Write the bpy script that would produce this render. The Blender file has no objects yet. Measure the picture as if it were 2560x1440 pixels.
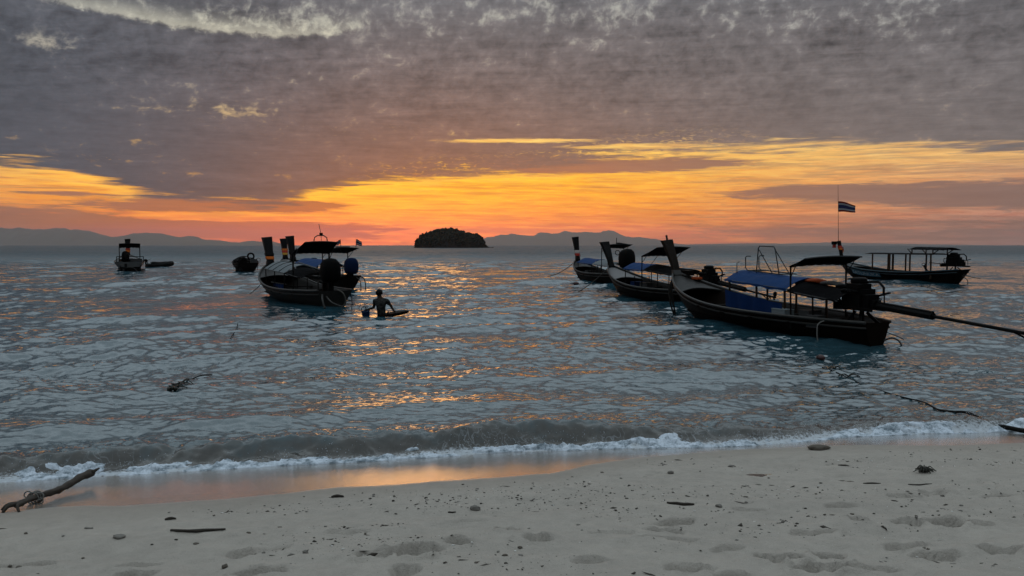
import bpy, bmesh, math, random
import numpy as np
from math import radians, sin, cos, pi, tan, atan2, sqrt
from mathutils import Vector, Matrix

scene = bpy.context.scene
C = scene.collection
random.seed(7)
rng = np.random.default_rng(11)

# ------------------------------------------------------------------ camera
CAM_H = 2.2
F_PX = 1926.0                      # focal length in photograph pixels (2560 wide)
PITCH = math.atan(107.0 / F_PX)    # horizon sits 107 px above the middle
cam_d = bpy.data.cameras.new('camera')
cam = bpy.data.objects.new('camera', cam_d)
C.objects.link(cam)
cam.location = (0, 0, CAM_H)
cam.rotation_euler = (pi / 2 - PITCH, 0, 0)
cam_d.sensor_width = 36.0
cam_d.lens = 36.0 * F_PX / 2560.0
cam_d.clip_start = 0.05
cam_d.clip_end = 80000
scene.camera = cam

# ------------------------------------------------------------------ render / exposure
scene.render.engine = 'CYCLES'
scene.view_settings.view_transform = 'Standard'
scene.view_settings.look = 'None'
scene.view_settings.exposure = 0.0
scene.view_settings.gamma = 1.0
scene.view_settings.use_curve_mapping = False
cy = scene.cycles
cy.use_denoising = True
cy.use_adaptive_sampling = True
cy.adaptive_threshold = 0.018
cy.max_bounces = 5
cy.diffuse_bounces = 1
cy.glossy_bounces = 3
cy.transmission_bounces = 2
cy.volume_bounces = 0
cy.sample_clamp_indirect = 6.0
cy.caustics_reflective = False
cy.caustics_refractive = False


# ------------------------------------------------------------------ node expression helper
class NT:
    """tiny expression builder for shader node trees"""
    def __init__(self, tree):
        self.t = tree
        self.n = tree.nodes
        self.l = tree.links

    def new(self, kind, **kw):
        nd = self.n.new(kind)
        for k, v in kw.items():
            setattr(nd, k, v)
        return nd

    def put(self, sock, v):
        if isinstance(v, E):
            v = v.s
        if hasattr(v, 'is_output'):
            self.l.new(v, sock)
        else:
            if sock.type == 'RGBA' and len(v) == 3:
                v = (*v, 1.0)
            sock.default_value = v

    def math(self, op, *a, clamp=False):
        nd = self.new('ShaderNodeMath', operation=op, use_clamp=clamp)
        for i, v in enumerate(a):
            self.put(nd.inputs[i], v)
        return E(self, nd.outputs[0])

    def sstep(self, v, a, b, lo=0.0, hi=1.0):
        nd = self.new('ShaderNodeMapRange', interpolation_type='SMOOTHSTEP')
        for i, x in enumerate((v, a, b, lo, hi)):
            self.put(nd.inputs[i], x)
        return E(self, nd.outputs[0])

    def lin(self, v, a, b, lo=0.0, hi=1.0):
        nd = self.new('ShaderNodeMapRange', clamp=True)
        for i, x in enumerate((v, a, b, lo, hi)):
            self.put(nd.inputs[i], x)
        return E(self, nd.outputs[0])

    def mix(self, f, a, b, mode='MIX'):
        nd = self.new('ShaderNodeMix', data_type='RGBA', blend_type=mode)
        self.put(nd.inputs[0], f)
        self.put(nd.inputs[6], a)
        self.put(nd.inputs[7], b)
        return E(self, nd.outputs[2])

    def xyz(self, x, y, z=0.0):
        nd = self.new('ShaderNodeCombineXYZ')
        for i, v in enumerate((x, y, z)):
            self.put(nd.inputs[i], v)
        return E(self, nd.outputs[0])

    def sep(self, v):
        nd = self.new('ShaderNodeSeparateXYZ')
        self.put(nd.inputs[0], v)
        return [E(self, o) for o in nd.outputs]

    def noise(self, vec, scale=1.0, detail=4.0, rough=0.5, dist=0.0, col=False):
        nd = self.new('ShaderNodeTexNoise')
        self.put(nd.inputs['Vector'], vec)
        nd.inputs['Scale'].default_value = scale
        nd.inputs['Detail'].default_value = detail
        nd.inputs['Roughness'].default_value = rough
        nd.inputs['Distortion'].default_value = dist
        return E(self, nd.outputs[1 if col else 0])

    def ramp(self, f, stops, interp='EASE'):
        nd = self.new('ShaderNodeValToRGB')
        cr = nd.color_ramp
        cr.interpolation = interp
        while len(cr.elements) < len(stops):
            cr.elements.new(0.5)
        for e, (p, c) in zip(cr.elements, stops):
            e.position = p
            e.color = (*c, 1.0) if len(c) == 3 else c
        self.put(nd.inputs[0], f)
        return E(self, nd.outputs[0])

    def curve(self, f, pts, x0, x1, y0, y1):
        """scalar curve: pts in user units"""
        nd = self.new('ShaderNodeFloatCurve')
        cv = nd.mapping.curves[0]
        pp = [((x - x0) / (x1 - x0), (y - y0) / (y1 - y0)) for x, y in pts]
        while len(cv.points) < len(pp):
            cv.points.new(0.5, 0.5)
        for p, (x, y) in zip(cv.points, pp):
            p.location = (x, y)
            p.handle_type = 'AUTO_CLAMPED'
        nd.mapping.use_clip = False
        nd.mapping.update()
        self.put(nd.inputs['Value'], self.lin(f, x0, x1))
        return E(self, nd.outputs[0]) * (y1 - y0) + y0


class E:
    def __init__(self, nt, s):
        self.nt, self.s = nt, s
    def __add__(self, o): return self.nt.math('ADD', self, o)
    __radd__ = __add__
    def __sub__(self, o): return self.nt.math('SUBTRACT', self, o)
    def __rsub__(self, o): return self.nt.math('SUBTRACT', o, self)
    def __mul__(self, o): return self.nt.math('MULTIPLY', self, o)
    __rmul__ = __mul__
    def __truediv__(self, o): return self.nt.math('DIVIDE', self, o)
    def __rtruediv__(self, o): return self.nt.math('DIVIDE', o, self)
    def abs(self): return self.nt.math('ABSOLUTE', self)
    def exp(self): return self.nt.math('EXPONENT', self)
    def pow(self, p): return self.nt.math('POWER', self, p)
    def max(self, o): return self.nt.math('MAXIMUM', self, o)
    def min(self, o): return self.nt.math('MINIMUM', self, o)
    def clamp(self): return self.nt.math('ADD', self, 0.0, clamp=True)


def srgb(r, g, b):
    def f(c):
        c /= 255.0
        return c / 12.92 if c <= 0.04045 else ((c + 0.055) / 1.055) ** 2.4
    return (f(r), f(g), f(b))


# ------------------------------------------------------------------ sky (world)
SUN_AZ = -9.5      # degrees, right positive; the sun stands behind the cloud bank
SUN_EL = 1.6
HAZE = 6.8e-5       # density of the sea air
world = bpy.data.worlds.new('World')
scene.world = world
world.use_nodes = True
world.cycles.sampling_method = 'MANUAL'
world.cycles.sample_map_resolution = 1024


def build_sky():
    w = NT(world.node_tree)
    w.n.clear()
    tc = w.new('ShaderNodeTexCoord')
    dx, dy, dz = w.sep(tc.outputs['Generated'])
    hor = w.math('SQRT', dx * dx + dy * dy)
    az = w.math('ARCTAN2', dx, dy) * (180 / pi)
    el = w.math('ARCTAN2', dz, hor) * (180 / pi)
    elc = el.max(0.0)
    zz = dz.max(0.0) + 0.035
    # cloud deck coordinates: a level sheet one unit above the eye
    qx, qy = dx / zz, dy / zz
    q = w.xyz(qx, qy, 0.0)
    # streak coordinates for the far thin layers, stretched along the horizon
    st = w.xyz(az * 0.045, el * 0.62, 0.0)
    st2 = w.xyz(az * 0.11, el * 1.15 + az * 0.02, 3.1)
    daz = az - SUN_AZ

    def blob(a0, e0, ra, re, soft=1.0):
        u = (az - a0) / ra
        v = (el - e0) / re
        return (0.0 - (u * u + v * v) * soft).exp()

    glow = (0.0 - (daz / 32.0) * (daz / 32.0)).exp()            # around the sun's bearing
    glow_w = (0.0 - (daz / 55.0) * (daz / 55.0)).exp()          # wide
    core = (0.0 - (daz / 13.0) * (daz / 13.0)).exp()

    # --- the clear air between the clouds
    nis = w.new('ShaderNodeTexSky', sky_type='NISHITA')
    nis.sun_disc = False
    nis.sun_elevation = radians(SUN_EL)
    nis.sun_rotation = radians(SUN_AZ)
    nis.air_density = 1.0
    nis.dust_density = 2.0
    nis.ozone_density = 1.0
    t = w.lin(elc, 0.0, 40.0)
    # colours of clear air by height: toward the sun and away from it
    near = w.ramp(t, [(0.0, (1.02, 0.25, 0.03)), (0.045, (1.18, 0.33, 0.014)),
                      (0.085, (1.14, 0.43, 0.010)), (0.13, (1.14, 0.55, 0.022)), (0.17, (1.06, 0.58, 0.075)),
                      (0.26, (0.80, 0.62, 0.34)), (0.40, (0.66, 0.66, 0.52)),
                      (0.7, (0.58, 0.66, 0.66)), (1.0, (0.86, 1.0, 1.1))], 'LINEAR')
    far = w.ramp(t, [(0.0, (0.28, 0.18, 0.15)), (0.05, (0.58, 0.22, 0.11)),
                     (0.10, (1.0, 0.38, 0.075)), (0.15, (1.0, 0.50, 0.11)), (0.2, (0.88, 0.56, 0.24)),
                     (0.3, (0.62, 0.55, 0.42)), (0.5, (0.56, 0.60, 0.57)),
                     (1.0, (0.86, 1.0, 1.1))], 'LINEAR')
    back = w.ramp(t, [(0.0, (0.20, 0.21, 0.24)), (0.15, (0.27, 0.28, 0.31)),
                      (0.4, (0.43, 0.49, 0.54)), (1.0, (0.86, 1.0, 1.1))], 'LINEAR')
    clear = w.mix(glow, far, near)
    clear = w.mix(glow_w, back, clear)
    sk = w.mix(1.0, nis.outputs[0], (0.003, 0.003, 0.003), 'MULTIPLY')
    clear = w.mix(1.0, clear, sk, 'ADD')

    # --- cloud colours (underside of the deck): grey, warming toward the sun
    warm = (0.0 - (daz / 20.0) * (daz / 20.0) - (el / 9.0) * (el / 9.0)).exp()
    warm2 = (0.0 - ((az - 2.0) / 45.0) * ((az - 2.0) / 45.0) - (el / 13.0) * (el / 13.0)).exp()
    base = w.mix(w.sstep(elc, 14.0, 42.0), srgb(103, 104, 108), (0.84, 0.99, 1.09))
    dk = w.mix(warm2 * 0.95, base, srgb(128, 112, 103))
    deck = w.mix(warm * 0.85, dk, srgb(174, 108, 70))
    # darker blue-grey toward the left, lighter to the right
    lft = w.sstep(az, -34.0, -2.0)
    deck = w.mix((1.0 - lft) * 0.9 * w.sstep(el, 30.0, 12.0), deck, srgb(83, 87, 95))

    # --- main deck: extent
    edge = w.curve(az, [(-180, 5.0), (-60, 5.4), (-36, 5.1), (-31, 4.9), (-27, 3.9), (-23, 3.0), (-17.5, 2.9), (-14.5, 3.75),
                        (-11, 4.4), (-6, 4.95), (-2, 5.3), (2, 5.7), (6, 6.3), (12, 6.75), (20, 6.75),
                        (27, 6.5), (34, 5.9), (60, 5.4), (180, 5.0)], -180, 180, 0, 10)
    n_edge = w.noise(w.xyz(az * 0.10, el * 1.3 + az * 0.01, 0.0), 1.0, 4.0, 0.62, 0.3)
    n_rip = w.noise(w.xyz(az * 0.17 + el * 0.2, el * 3.2 + az * 0.02, 1.3), 1.0, 5.0, 0.62, 0.6)
    n_rag = w.noise(w.xyz(az * 0.55 - el * 0.4, el * 6.5, 4.4), 1.0, 4.0, 0.65, 0.8)
    e2 = el + (n_edge - 0.5) * 2.6 + (n_rip - 0.5) * 2.4 + (n_rag - 0.5) * 1.0
    cover = w.sstep(e2 - edge, -0.32, 0.50)
    slit = (blob(0.5, 7.65, 6.5, 0.20) + blob(9.5, 7.15, 6.0, 0.24) + blob(18.0, 6.9, 5.0, 0.16) * 0.6).min(1.0)
    cover = cover * (1.0 - w.sstep(slit + (n_rag - 0.5) * 1.1 + (n_rip - 0.5) * 0.8, 0.34, 0.80) * 0.95)
    n_brk = w.noise(w.xyz(az * 0.9 + el * 0.9, el * 3.4 - az * 0.25, 9.0), 1.5, 5.0, 0.68, 1.2)
    brk = w.sstep(n_brk, 0.52, 0.66) * (0.0 - ((el - edge - 0.5) / 0.8).pow(2.0)).exp() * w.sstep(az, -13.0, -6.0) * w.sstep(az, 20.0, 12.0)
    brk2 = w.sstep(n_brk, 0.60, 0.74) * (blob(-30.5, 5.7, 5.0, 0.35) + blob(-20.5, 9.2, 3.5, 0.8) + blob(-12.0, 8.2, 7.0, 0.7) * 0.7)
    cover = cover * (1.0 - (brk * 0.75 + brk2 * 0.55).min(0.9))

    # mottling of the deck
    n_big = w.noise(q, 0.55, 3.0, 0.55, 0.4)
    pv_ = w.math('LOGARITHM', elc + 2.5, 2.718) * 7.0
    n_mid = w.noise(w.xyz(az * 0.26 + pv_ * 0.12, pv_ - az * 0.03, 1.0), 1.0, 5.0, 0.60, 0.35)
    n_fin = w.noise(w.xyz(az * 1.05 - pv_ * 0.35, pv_ * 2.9 + 7.0, 2.0), 1.0, 4.0, 0.62, 0.3)
    # rows of small rolls in the sheet
    n_roll = w.noise(w.xyz(qx * 0.55 - qy * 0.25, qy * 2.6 + qx * 0.5, 6.0), 3.0, 4.0, 0.6, 0.7)
    mott = (n_mid - 0.5) * 0.85 + (n_fin - 0.5) * 1.0 + (n_big - 0.5) * 0.5 + (n_roll - 0.5) * 0.5
    shade = 1.0 + mott * w.sstep(el, 6.0, 14.0, 0.40, 1.25) + (n_rip - 0.5) * 0.30 + (n_rag - 0.5) * 0.30

    # gaps: thin places where light comes through, more of them higher up
    gsel = n_mid * 0.44 + n_fin * 0.56 + n_big * 0.20
    g_top = w.sstep(el, 10.5, 18.0) * 0.05 + w.sstep(el, 19.0, 40.0) * 0.05
    gb = (blob(-18.5, 15.0, 8.0, 0.8) * 0.10 + blob(-16.0, 15.6, 7.0, 1.2) * 0.09 + blob(-30.0, 16.8, 6.0, 1.5) * 0.07
          + blob(-31.0, 12.6, 2.2, 1.1) * 0.17
          + blob(-20.0, 9.3, 4.0, 0.5) * 0.13 + blob(-12, 8.3, 6.0, 0.6) * 0.03
          + blob(-14.5, 11.6, 3.0, 0.7) * 0.08
          + blob(4.0, 16.6, 5.0, 1.3) * 0.07 + blob(16.0, 15.6, 9.0, 1.6) * 0.05
          + blob(27.0, 14.2, 4.0, 1.1) * 0.11 + blob(31.0, 16.6, 5.0, 1.0) * 0.08
          + blob(-12.0, 17.6, 20.0, 0.8) * 0.04)
    # the sharp dark lower lip of the bright arc
    lip = w.curve(az, [(-40, 15.7), (-33.6, 15.2), (-27, 14.6), (-22, 14.2), (-17, 14.15), (-13, 14.6), (-9, 15.6), (40, 16)], -40, 40, 10, 20)
    lipm = w.sstep(el + (n_fin - 0.5) * 0.9 + (n_mid - 0.5) * 0.8, lip - 0.15, lip + 0.25)
    arc = (0.0 - ((el - lip - 0.15) / 0.75).pow(2.0)).exp() * w.sstep(az, -38.0, -25.0) * w.sstep(az, -9.0, -17.0)
    gap = w.sstep(gsel + g_top + gb, 0.690, 0.90)
    gap = (gap + arc * lipm * (0.5 + n_fin * 0.9)).min(1.25)
    below_lip = (1.0 - lipm) * w.sstep(az, -40.0, -34.0) * w.sstep(az, -7.0, -13.0) * w.sstep(el, 12.4, 13.6)
    gap = gap * (1.0 - below_lip * 0.9)

    gapcol = w.mix(w.sstep(el, 8.0, 22.0), clear, w.mix(glow_w, (0.42, 0.46, 0.48), (0.55, 0.53, 0.45)))
    d_col = w.mix(1.0, deck, w.xyz(shade, shade, shade), 'MULTIPLY')
    d_col = w.mix(gap * 0.66, d_col, gapcol)

    # --- lower thin layers below the deck's rim
    n_s1 = w.noise(st, 2.4, 4.0, 0.58, 0.5)
    n_s2 = w.noise(st2, 3.2, 4.0, 0.62, 0.9)
    n_s3 = w.noise(w.xyz(az * 0.32, el * 3.6 + az * 0.06, 5.0), 1.4, 5.0, 0.6, 0.8)
    # brightness streaks inside the glowing band
    streak = 1.0 + (n_s3 - 0.5) * 0.5 + (n_s2 - 0.5) * 0.3
    low = w.mix(1.0, clear, w.xyz(streak, streak * streak, streak * streak), 'MULTIPLY')

    gold = blob(-8.0, 3.3, 8.0, 1.1)
    low = w.mix(gold * 0.5, low, (1.16, 0.56, 0.012))
    # bank densities (noise threshold pushed up or down by place)
    dens = (n_s1 - 0.5) * 1.5 + (n_s2 - 0.5) * 1.3 + (n_rip - 0.5) * 0.6 + (n_rag - 0.5) * 0.7
    place = (blob(4.5, 5.85, 9.5, 0.62) * 0.95 + blob(13.5, 5.75, 5.5, 0.42) * 0.6          # mottled bank over the gold
             + blob(27.0, 3.55, 11.5, 0.50) * 1.15 + blob(34.0, 2.75, 9.0, 0.36) * 1.1     # bars on the right
             + blob(19.5, 4.0, 3.5, 0.35) * 0.5
             + blob(26.0, 0.9, 18.0, 0.8) * 0.55
             + blob(-21.5, 2.75, 5.5, 0.42) * 1.5 + blob(-15.5, 2.75, 3.0, 0.32) * 0.8 + blob(-18.0, 1.1, 10.0, 0.65) * 1.25
             + blob(-33.0, 1.3, 9.0, 1.1) * 1.2 + blob(-31.0, 3.35, 4.0, 0.22) * 0.7
             + blob(-14.0, 3.0, 5.0, 0.4) * 0.45
             + blob(-6.5, 5.2, 3.5, 0.5) * 0.45
             - blob(-21.5, 1.95, 4.6, 0.22) * 1.35 - blob(-12.5, 1.9, 4.2, 0.20) * 1.15      # bright slits
             - blob(-32.0, 4.0, 6.5, 0.7) * 0.55 - blob(-6.0, 3.5, 9.0, 1.0) * 0.35
             - blob(6.0, 3.2, 12.0, 1.5) * 0.25 - blob(24.0, 5.4, 11.0, 0.9) * 0.45)
    side = w.sstep(az.abs(), 38.0, 60.0) * 0.12
    bank = w.sstep(dens + place + side - 0.30, -0.16, 0.34)
    # thin veils drawn out along the horizon, all through the bright band
    n_v1 = w.noise(w.xyz(az * 0.085 + 2.0, el * 2.1 + az * 0.035, 8.0), 1.6, 4.0, 0.62, 0.7)
    n_v2 = w.noise(w.xyz(az * 0.20 - 4.0, el * 4.6 - az * 0.05, 12.0), 1.3, 5.0, 0.62, 0.9)
    veil_s = w.sstep(n_v1 * 0.62 + n_v2 * 0.45 + w.sstep(el, 3.2, 0.4) * 0.09 * (1.0 - core) + w.sstep(az.abs(), 10.0, 30.0) * 0.03, 0.47, 0.68)
    bank_c = w.mix(warm * 0.55, w.mix(warm2 * 0.9, srgb(110, 104, 105), srgb(148, 112, 96)), srgb(232, 116, 36))
    bsh = 1.0 + (n_rip - 0.5) * 0.35
    bank_c = w.mix(1.0, bank_c, w.xyz(bsh, bsh, bsh), 'MULTIPLY')
    low = w.mix(veil_s * 0.72, low, w.mix(0.28, bank_c, low))
    low = w.mix(bank * 0.93, low, bank_c)
    # bright gilded rim along the deck's lower edge
    rim = (0.0 - ((e2 - edge + 0.35) / 0.45).pow(2.0)).exp() * glow_w * (1.0 - bank) * 0.55
    low = w.mix(rim, low, w.mix(glow, (1.05, 0.60, 0.17), (1.15, 0.64, 0.10)))

    col = w.mix(cover, low, d_col)
    # the side away from the sunrise is dimmer low down
    dim = 1.0 - w.sstep(az.abs(), 55.0, 130.0) * w.sstep(el, 55.0, 12.0) * 0.5
    col = w.mix(1.0, col, w.xyz(dim, dim, dim), 'MULTIPLY')
    # below the horizon: the same dull tone as the sea far out
    # the haze box near the water dims and veils what stands low: the light above it is stronger by as much
    T = (0.0 - (352.0 / (w.math('SINE', elc * (pi / 180)) + 0.0008)).min(17500.0) * HAZE).exp()
    veil = w.mix(1.0 - T, (0, 0, 0), (0.175, 0.172, 0.178))
    col = w.mix(1.0, col, veil, 'SUBTRACT')
    k = 1.0 / T
    col = w.mix(1.0, col, w.xyz(k, k, k), 'MULTIPLY')
    col = w.mix(1.0, col, (0.004, 0.004, 0.004), 'LIGHTEN')
    col = w.mix(w.sstep(el, -0.6, -0.05), (0.10, 0.105, 0.11), col)
    bg = w.new('ShaderNodeBackground')
    w.put(bg.inputs[0], col)
    bg.inputs[1].default_value = 1.0
    out = w.new('ShaderNodeOutputWorld')
    w.l.new(bg.outputs[0], out.inputs[0])


build_sky()

# ------------------------------------------------------------------ sun (veiled by the bank, at the horizon)
sun_d = bpy.data.lights.new('sun', 'SUN')
sun_d.energy = 0.10
sun_d.angle = radians(14)
sun_d.color = (1.0, 0.52, 0.2)
sun = bpy.data.objects.new('sun', sun_d)
C.objects.link(sun)
_sd = Vector((sin(radians(SUN_AZ)) * cos(radians(SUN_EL)), cos(radians(SUN_AZ)) * cos(radians(SUN_EL)), sin(radians(SUN_EL))))
sun.rotation_euler = (-_sd).to_track_quat('-Z', 'Y').to_euler()
sun.location = (-20, 100, 20)

# ================================================================== helpers
def P(px, py, z=0.0, d=None):
    """photo pixel -> world point on the level z (or at forward distance d)"""
    u = (px - 1280.0) / F_PX
    v = (720.0 - py) / F_PX
    dirv = Vector((u, cos(PITCH) + v * sin(PITCH), -sin(PITCH) + v * cos(PITCH)))
    k = (d / dirv.y) if d is not None else (z - CAM_H) / dirv.z
    return Vector((0, 0, CAM_H)) + dirv * k


def vnoise(x, y, seed=0):
    """value noise on numpy arrays, -1..1"""
    xi = np.floor(x).astype(np.int64)
    yi = np.floor(y).astype(np.int64)
    xf = x - xi
    yf = y - yi
    def h(a, b):
        n = (a * 374761393 + b * 668265263 + seed * 1442695041) & 0x7fffffff
        n = ((n ^ (n >> 13)) * 1274126177) & 0x7fffffff
        n = (n ^ (n >> 16)) & 0xffff
        return n / 32767.5 - 1.0
    u = xf * xf * xf * (xf * (xf * 6 - 15) + 10)
    v = yf * yf * yf * (yf * (yf * 6 - 15) + 10)
    a = h(xi, yi); b = h(xi + 1, yi); c = h(xi, yi + 1); d = h(xi + 1, yi + 1)
    return (a + (b - a) * u) * (1 - v) + (c + (d - c) * u) * v


def fbm(x, y, octv=4, seed=0, gain=0.5):
    s = 0.0
    a = 1.0
    for i in range(octv):
        s = s + a * vnoise(x * 2 ** i + 17.3 * i, y * 2 ** i - 9.1 * i, seed + i)
        a *= gain
    return s


def sm(a, b, x):
    t = np.clip((x - a) / (b - a), 0, 1)
    return t * t * (3 - 2 * t)


def np_obj(name, verts, quads, mat, smooth=True, attrs=None, parent=None):
    me = bpy.data.meshes.new(name)
    nv, nf = len(verts), len(quads)
    me.vertices.add(nv)
    me.vertices.foreach_set('co', np.ascontiguousarray(verts, dtype=np.float32).ravel())
    k = quads.shape[1]
    me.loops.add(nf * k)
    me.loops.foreach_set('vertex_index', np.ascontiguousarray(quads, dtype=np.int32).ravel())
    me.polygons.add(nf)
    me.polygons.foreach_set('loop_start', np.arange(0, nf * k, k, dtype=np.int32))
    me.update(calc_edges=True)
    if smooth:
        me.polygons.foreach_set('use_smooth', np.ones(nf, dtype=bool))
    for an, av in (attrs or {}).items():
        at = me.attributes.new(an, 'FLOAT', 'POINT')
        at.data.foreach_set('value', np.ascontiguousarray(av, dtype=np.float32).ravel())
    me.validate()
    me.materials.append(mat)
    o = bpy.data.objects.new(name, me)
    C.objects.link(o)
    if parent is not None:
        o.parent = parent
    return o


def grid_quads(nr, nc):
    i = np.arange(nr * nc).reshape(nr, nc)
    return np.stack([i[:-1, :-1], i[:-1, 1:], i[1:, 1:], i[1:, :-1]], -1).reshape(-1, 4)


class MB:
    """collects shapes; build() links them as ONE mesh object"""
    def __init__(self):
        self.v, self.f = [], []

    def add(self, vs, fs):
        o = len(self.v)
        self.v += [tuple(p) for p in vs]
        self.f += [tuple(i + o for i in f) for f in fs]
        return self

    def box(self, c, s, rot=None, bev=0.0):
        hx, hy, hz = s[0] / 2, s[1] / 2, s[2] / 2
        vs = [Vector((x, y, z)) for z in (-hz, hz) for y in (-hy, hy) for x in (-hx, hx)]
        if rot is not None:
            vs = [rot @ p for p in vs]
        c = Vector(c)
        return self.add([p + c for p in vs], [(0, 2, 3, 1), (4, 5, 7, 6), (0, 1, 5, 4), (2, 6, 7, 3), (0, 4, 6, 2), (1, 3, 7, 5)])

    def beam(self, a, b, w, h, up=(0, 0, 1)):
        """box from a to b with width w (sideways) and height h"""
        a, b = Vector(a), Vector(b)
        d = (b - a).normalized()
        up = Vector(up)
        if abs(d.dot(up)) > 0.95:
            up = Vector((0, 1, 0))
        s = d.cross(up).normalized() * (w / 2)
        u = s.cross(d).normalized() * (h / 2)
        vs = [p + i * s + j * u for p in (a, b) for i, j in ((-1, -1), (1, -1), (1, 1), (-1, 1))]
        return self.add(vs, [(0, 1, 2, 3), (7, 6, 5, 4), (0, 4, 5, 1), (1, 5, 6, 2), (2, 6, 7, 3), (3, 7, 4, 0)])

    def tube(self, pts, r, n=8, closed=False, cap=True):
        pts = [Vector(p) for p in pts]
        rs = r if isinstance(r, (list, tuple)) else [r] * len(pts)
        m = len(pts)
        prev = None
        rings = []
        for i, p in enumerate(pts):
            if closed:
                d = pts[(i + 1) % m] - pts[i - 1]
            else:
                d = pts[min(i + 1, m - 1)] - pts[max(i - 1, 0)]
            d.normalize()
            if prev is None:
                a = Vector((0, 0, 1)) if abs(d.z) < 0.9 else Vector((1, 0, 0))
                nrm = (a - d * a.dot(d)).normalized()
            else:
                nrm = (prev - d * prev.dot(d)).normalized()
            prev = nrm
            bi = d.cross(nrm)
            rings.append([p + (nrm * cos(2 * pi * k / n) + bi * sin(2 * pi * k / n)) * rs[i] for k in range(n)])
        vs = [q for rg in rings for q in rg]
        fs = []
        for i in range(m if closed else m - 1):
            j = (i + 1) % m
            for k in range(n):
                k2 = (k + 1) % n
                fs.append((i * n + k, i * n + k2, j * n + k2, j * n + k))
        if cap and not closed:
            fs.append(tuple(range(n - 1, -1, -1)))
            fs.append(tuple((m - 1) * n + k for k in range(n)))
        return self.add(vs, fs)

    def lathe(self, prof, c=(0, 0, 0), n=14, rot=None, sx=1.0, sy=1.0):
        c = Vector(c)
        vs, fs = [], []
        for r, z in prof:
            for k in range(n):
                p = Vector((r * cos(2 * pi * k / n) * sx, r * sin(2 * pi * k / n) * sy, z))
                vs.append((rot @ p if rot is not None else p) + c)
        for i in range(len(prof) - 1):
            for k in range(n):
                k2 = (k + 1) % n
                fs.append((i * n + k, i * n + k2, (i + 1) * n + k2, (i + 1) * n + k))
        fs.append(tuple(range(n - 1, -1, -1)))
        fs.append(tuple((len(prof) - 1) * n + k for k in range(n)))
        return self.add(vs, fs)

    def loft(self, rings, cap=True):
        n = len(rings[0])
        vs = [q for rg in rings for q in rg]
        fs = []
        for i in range(len(rings) - 1):
            for k in range(n):
                k2 = (k + 1) % n
                fs.append((i * n + k, i * n + k2, (i + 1) * n + k2, (i + 1) * n + k))
        if cap:
            fs.append(tuple(range(n - 1, -1, -1)))
            fs.append(tuple((len(rings) - 1) * n + k for k in range(n)))
        return self.add(vs, fs)

    def sheet(self, fn, nu, nv, thick=0.012):
        """fn(u,v) -> point; a thin slab following the surface"""
        top = [Vector(fn(i / nu, j / nv)) for j in range(nv + 1) for i in range(nu + 1)]
        n = len(top)
        bot = [p - Vector((0, 0, thick)) for p in top]
        w = nu + 1
        fs = []
        for j in range(nv):
            for i in range(nu):
                a = j * w + i
                fs.append((a, a + 1, a + w + 1, a + w))
                fs.append((n + a, n + a + w, n + a + w + 1, n + a + 1))
        per = [i for i in range(w)] + [j * w + nu for j in range(1, nv + 1)] + [nv * w + i for i in range(nu - 1, -1, -1)] + [j * w for j in range(nv - 1, 0, -1)]
        for a, b in zip(per, per[1:] + per[:1]):
            fs.append((a, n + a, n + b, b))
        return self.add(top + bot, fs)

    def build(self, name, mat, parent=None, smooth=False):
        me = bpy.data.meshes.new(name)
        me.from_pydata(self.v, [], self.f)
        me.materials.append(mat)
        if smooth:
            me.polygons.foreach_set('use_smooth', np.ones(len(me.polygons), dtype=bool))
        o = bpy.data.objects.new(name, me)
        C.objects.link(o)
        if parent is not None:
            o.parent = parent
        return o


def tag(o, label=None, cat=None, group=None, kind=None):
    if label: o['label'] = label
    if cat: o['category'] = cat
    if group: o['group'] = group
    if kind: o['kind'] = kind
    return o


def thing(name, label, cat, loc=(0, 0, 0), rz=0.0, group=None, rx=0.0, ry=0.0):
    o = bpy.data.objects.new(name, None)
    C.objects.link(o)
    o.empty_display_size = 0.2
    o.location = loc
    o.rotation_euler = (rx, ry, rz)
    return tag(o, label, cat, group)


# ================================================================== materials
def mat(name, col, rough=0.6, spec=0.3, var=0.25, scale=6.0, bump=0.0, bscale=30.0, metal=0.0, stretch=(1, 1, 1)):
    m = bpy.data.materials.new(name)
    m.use_nodes = True
    w = NT(m.node_tree)
    b = w.n['Principled BSDF']
    tc = w.new('ShaderNodeTexCoord')
    mp = w.new('ShaderNodeMapping')
    w.l.new(tc.outputs['Object'], mp.inputs[0])
    mp.inputs['Scale'].default_value = stretch
    n1 = w.noise(mp.outputs[0], scale, 5.0, 0.6)
    f = 1.0 + (n1 - 0.5) * (2.0 * var)
    c = w.mix(1.0, col, w.xyz(f, f, f), 'MULTIPLY')
    w.put(b.inputs['Base Color'], c)
    w.put(b.inputs['Roughness'], ((n1 - 0.5) * 0.25 + rough).clamp())
    b.inputs['Specular IOR Level'].default_value = spec
    b.inputs['Metallic'].default_value = metal
    if bump:
        n2 = w.noise(mp.outputs[0], bscale, 4.0, 0.6)
        bn = w.new('ShaderNodeBump')
        bn.inputs['Strength'].default_value = 0.6
        bn.inputs['Distance'].default_value = bump
        w.put(bn.inputs['Height'], n2)
        w.l.new(bn.outputs[0], b.inputs['Normal'])
    return m


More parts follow.
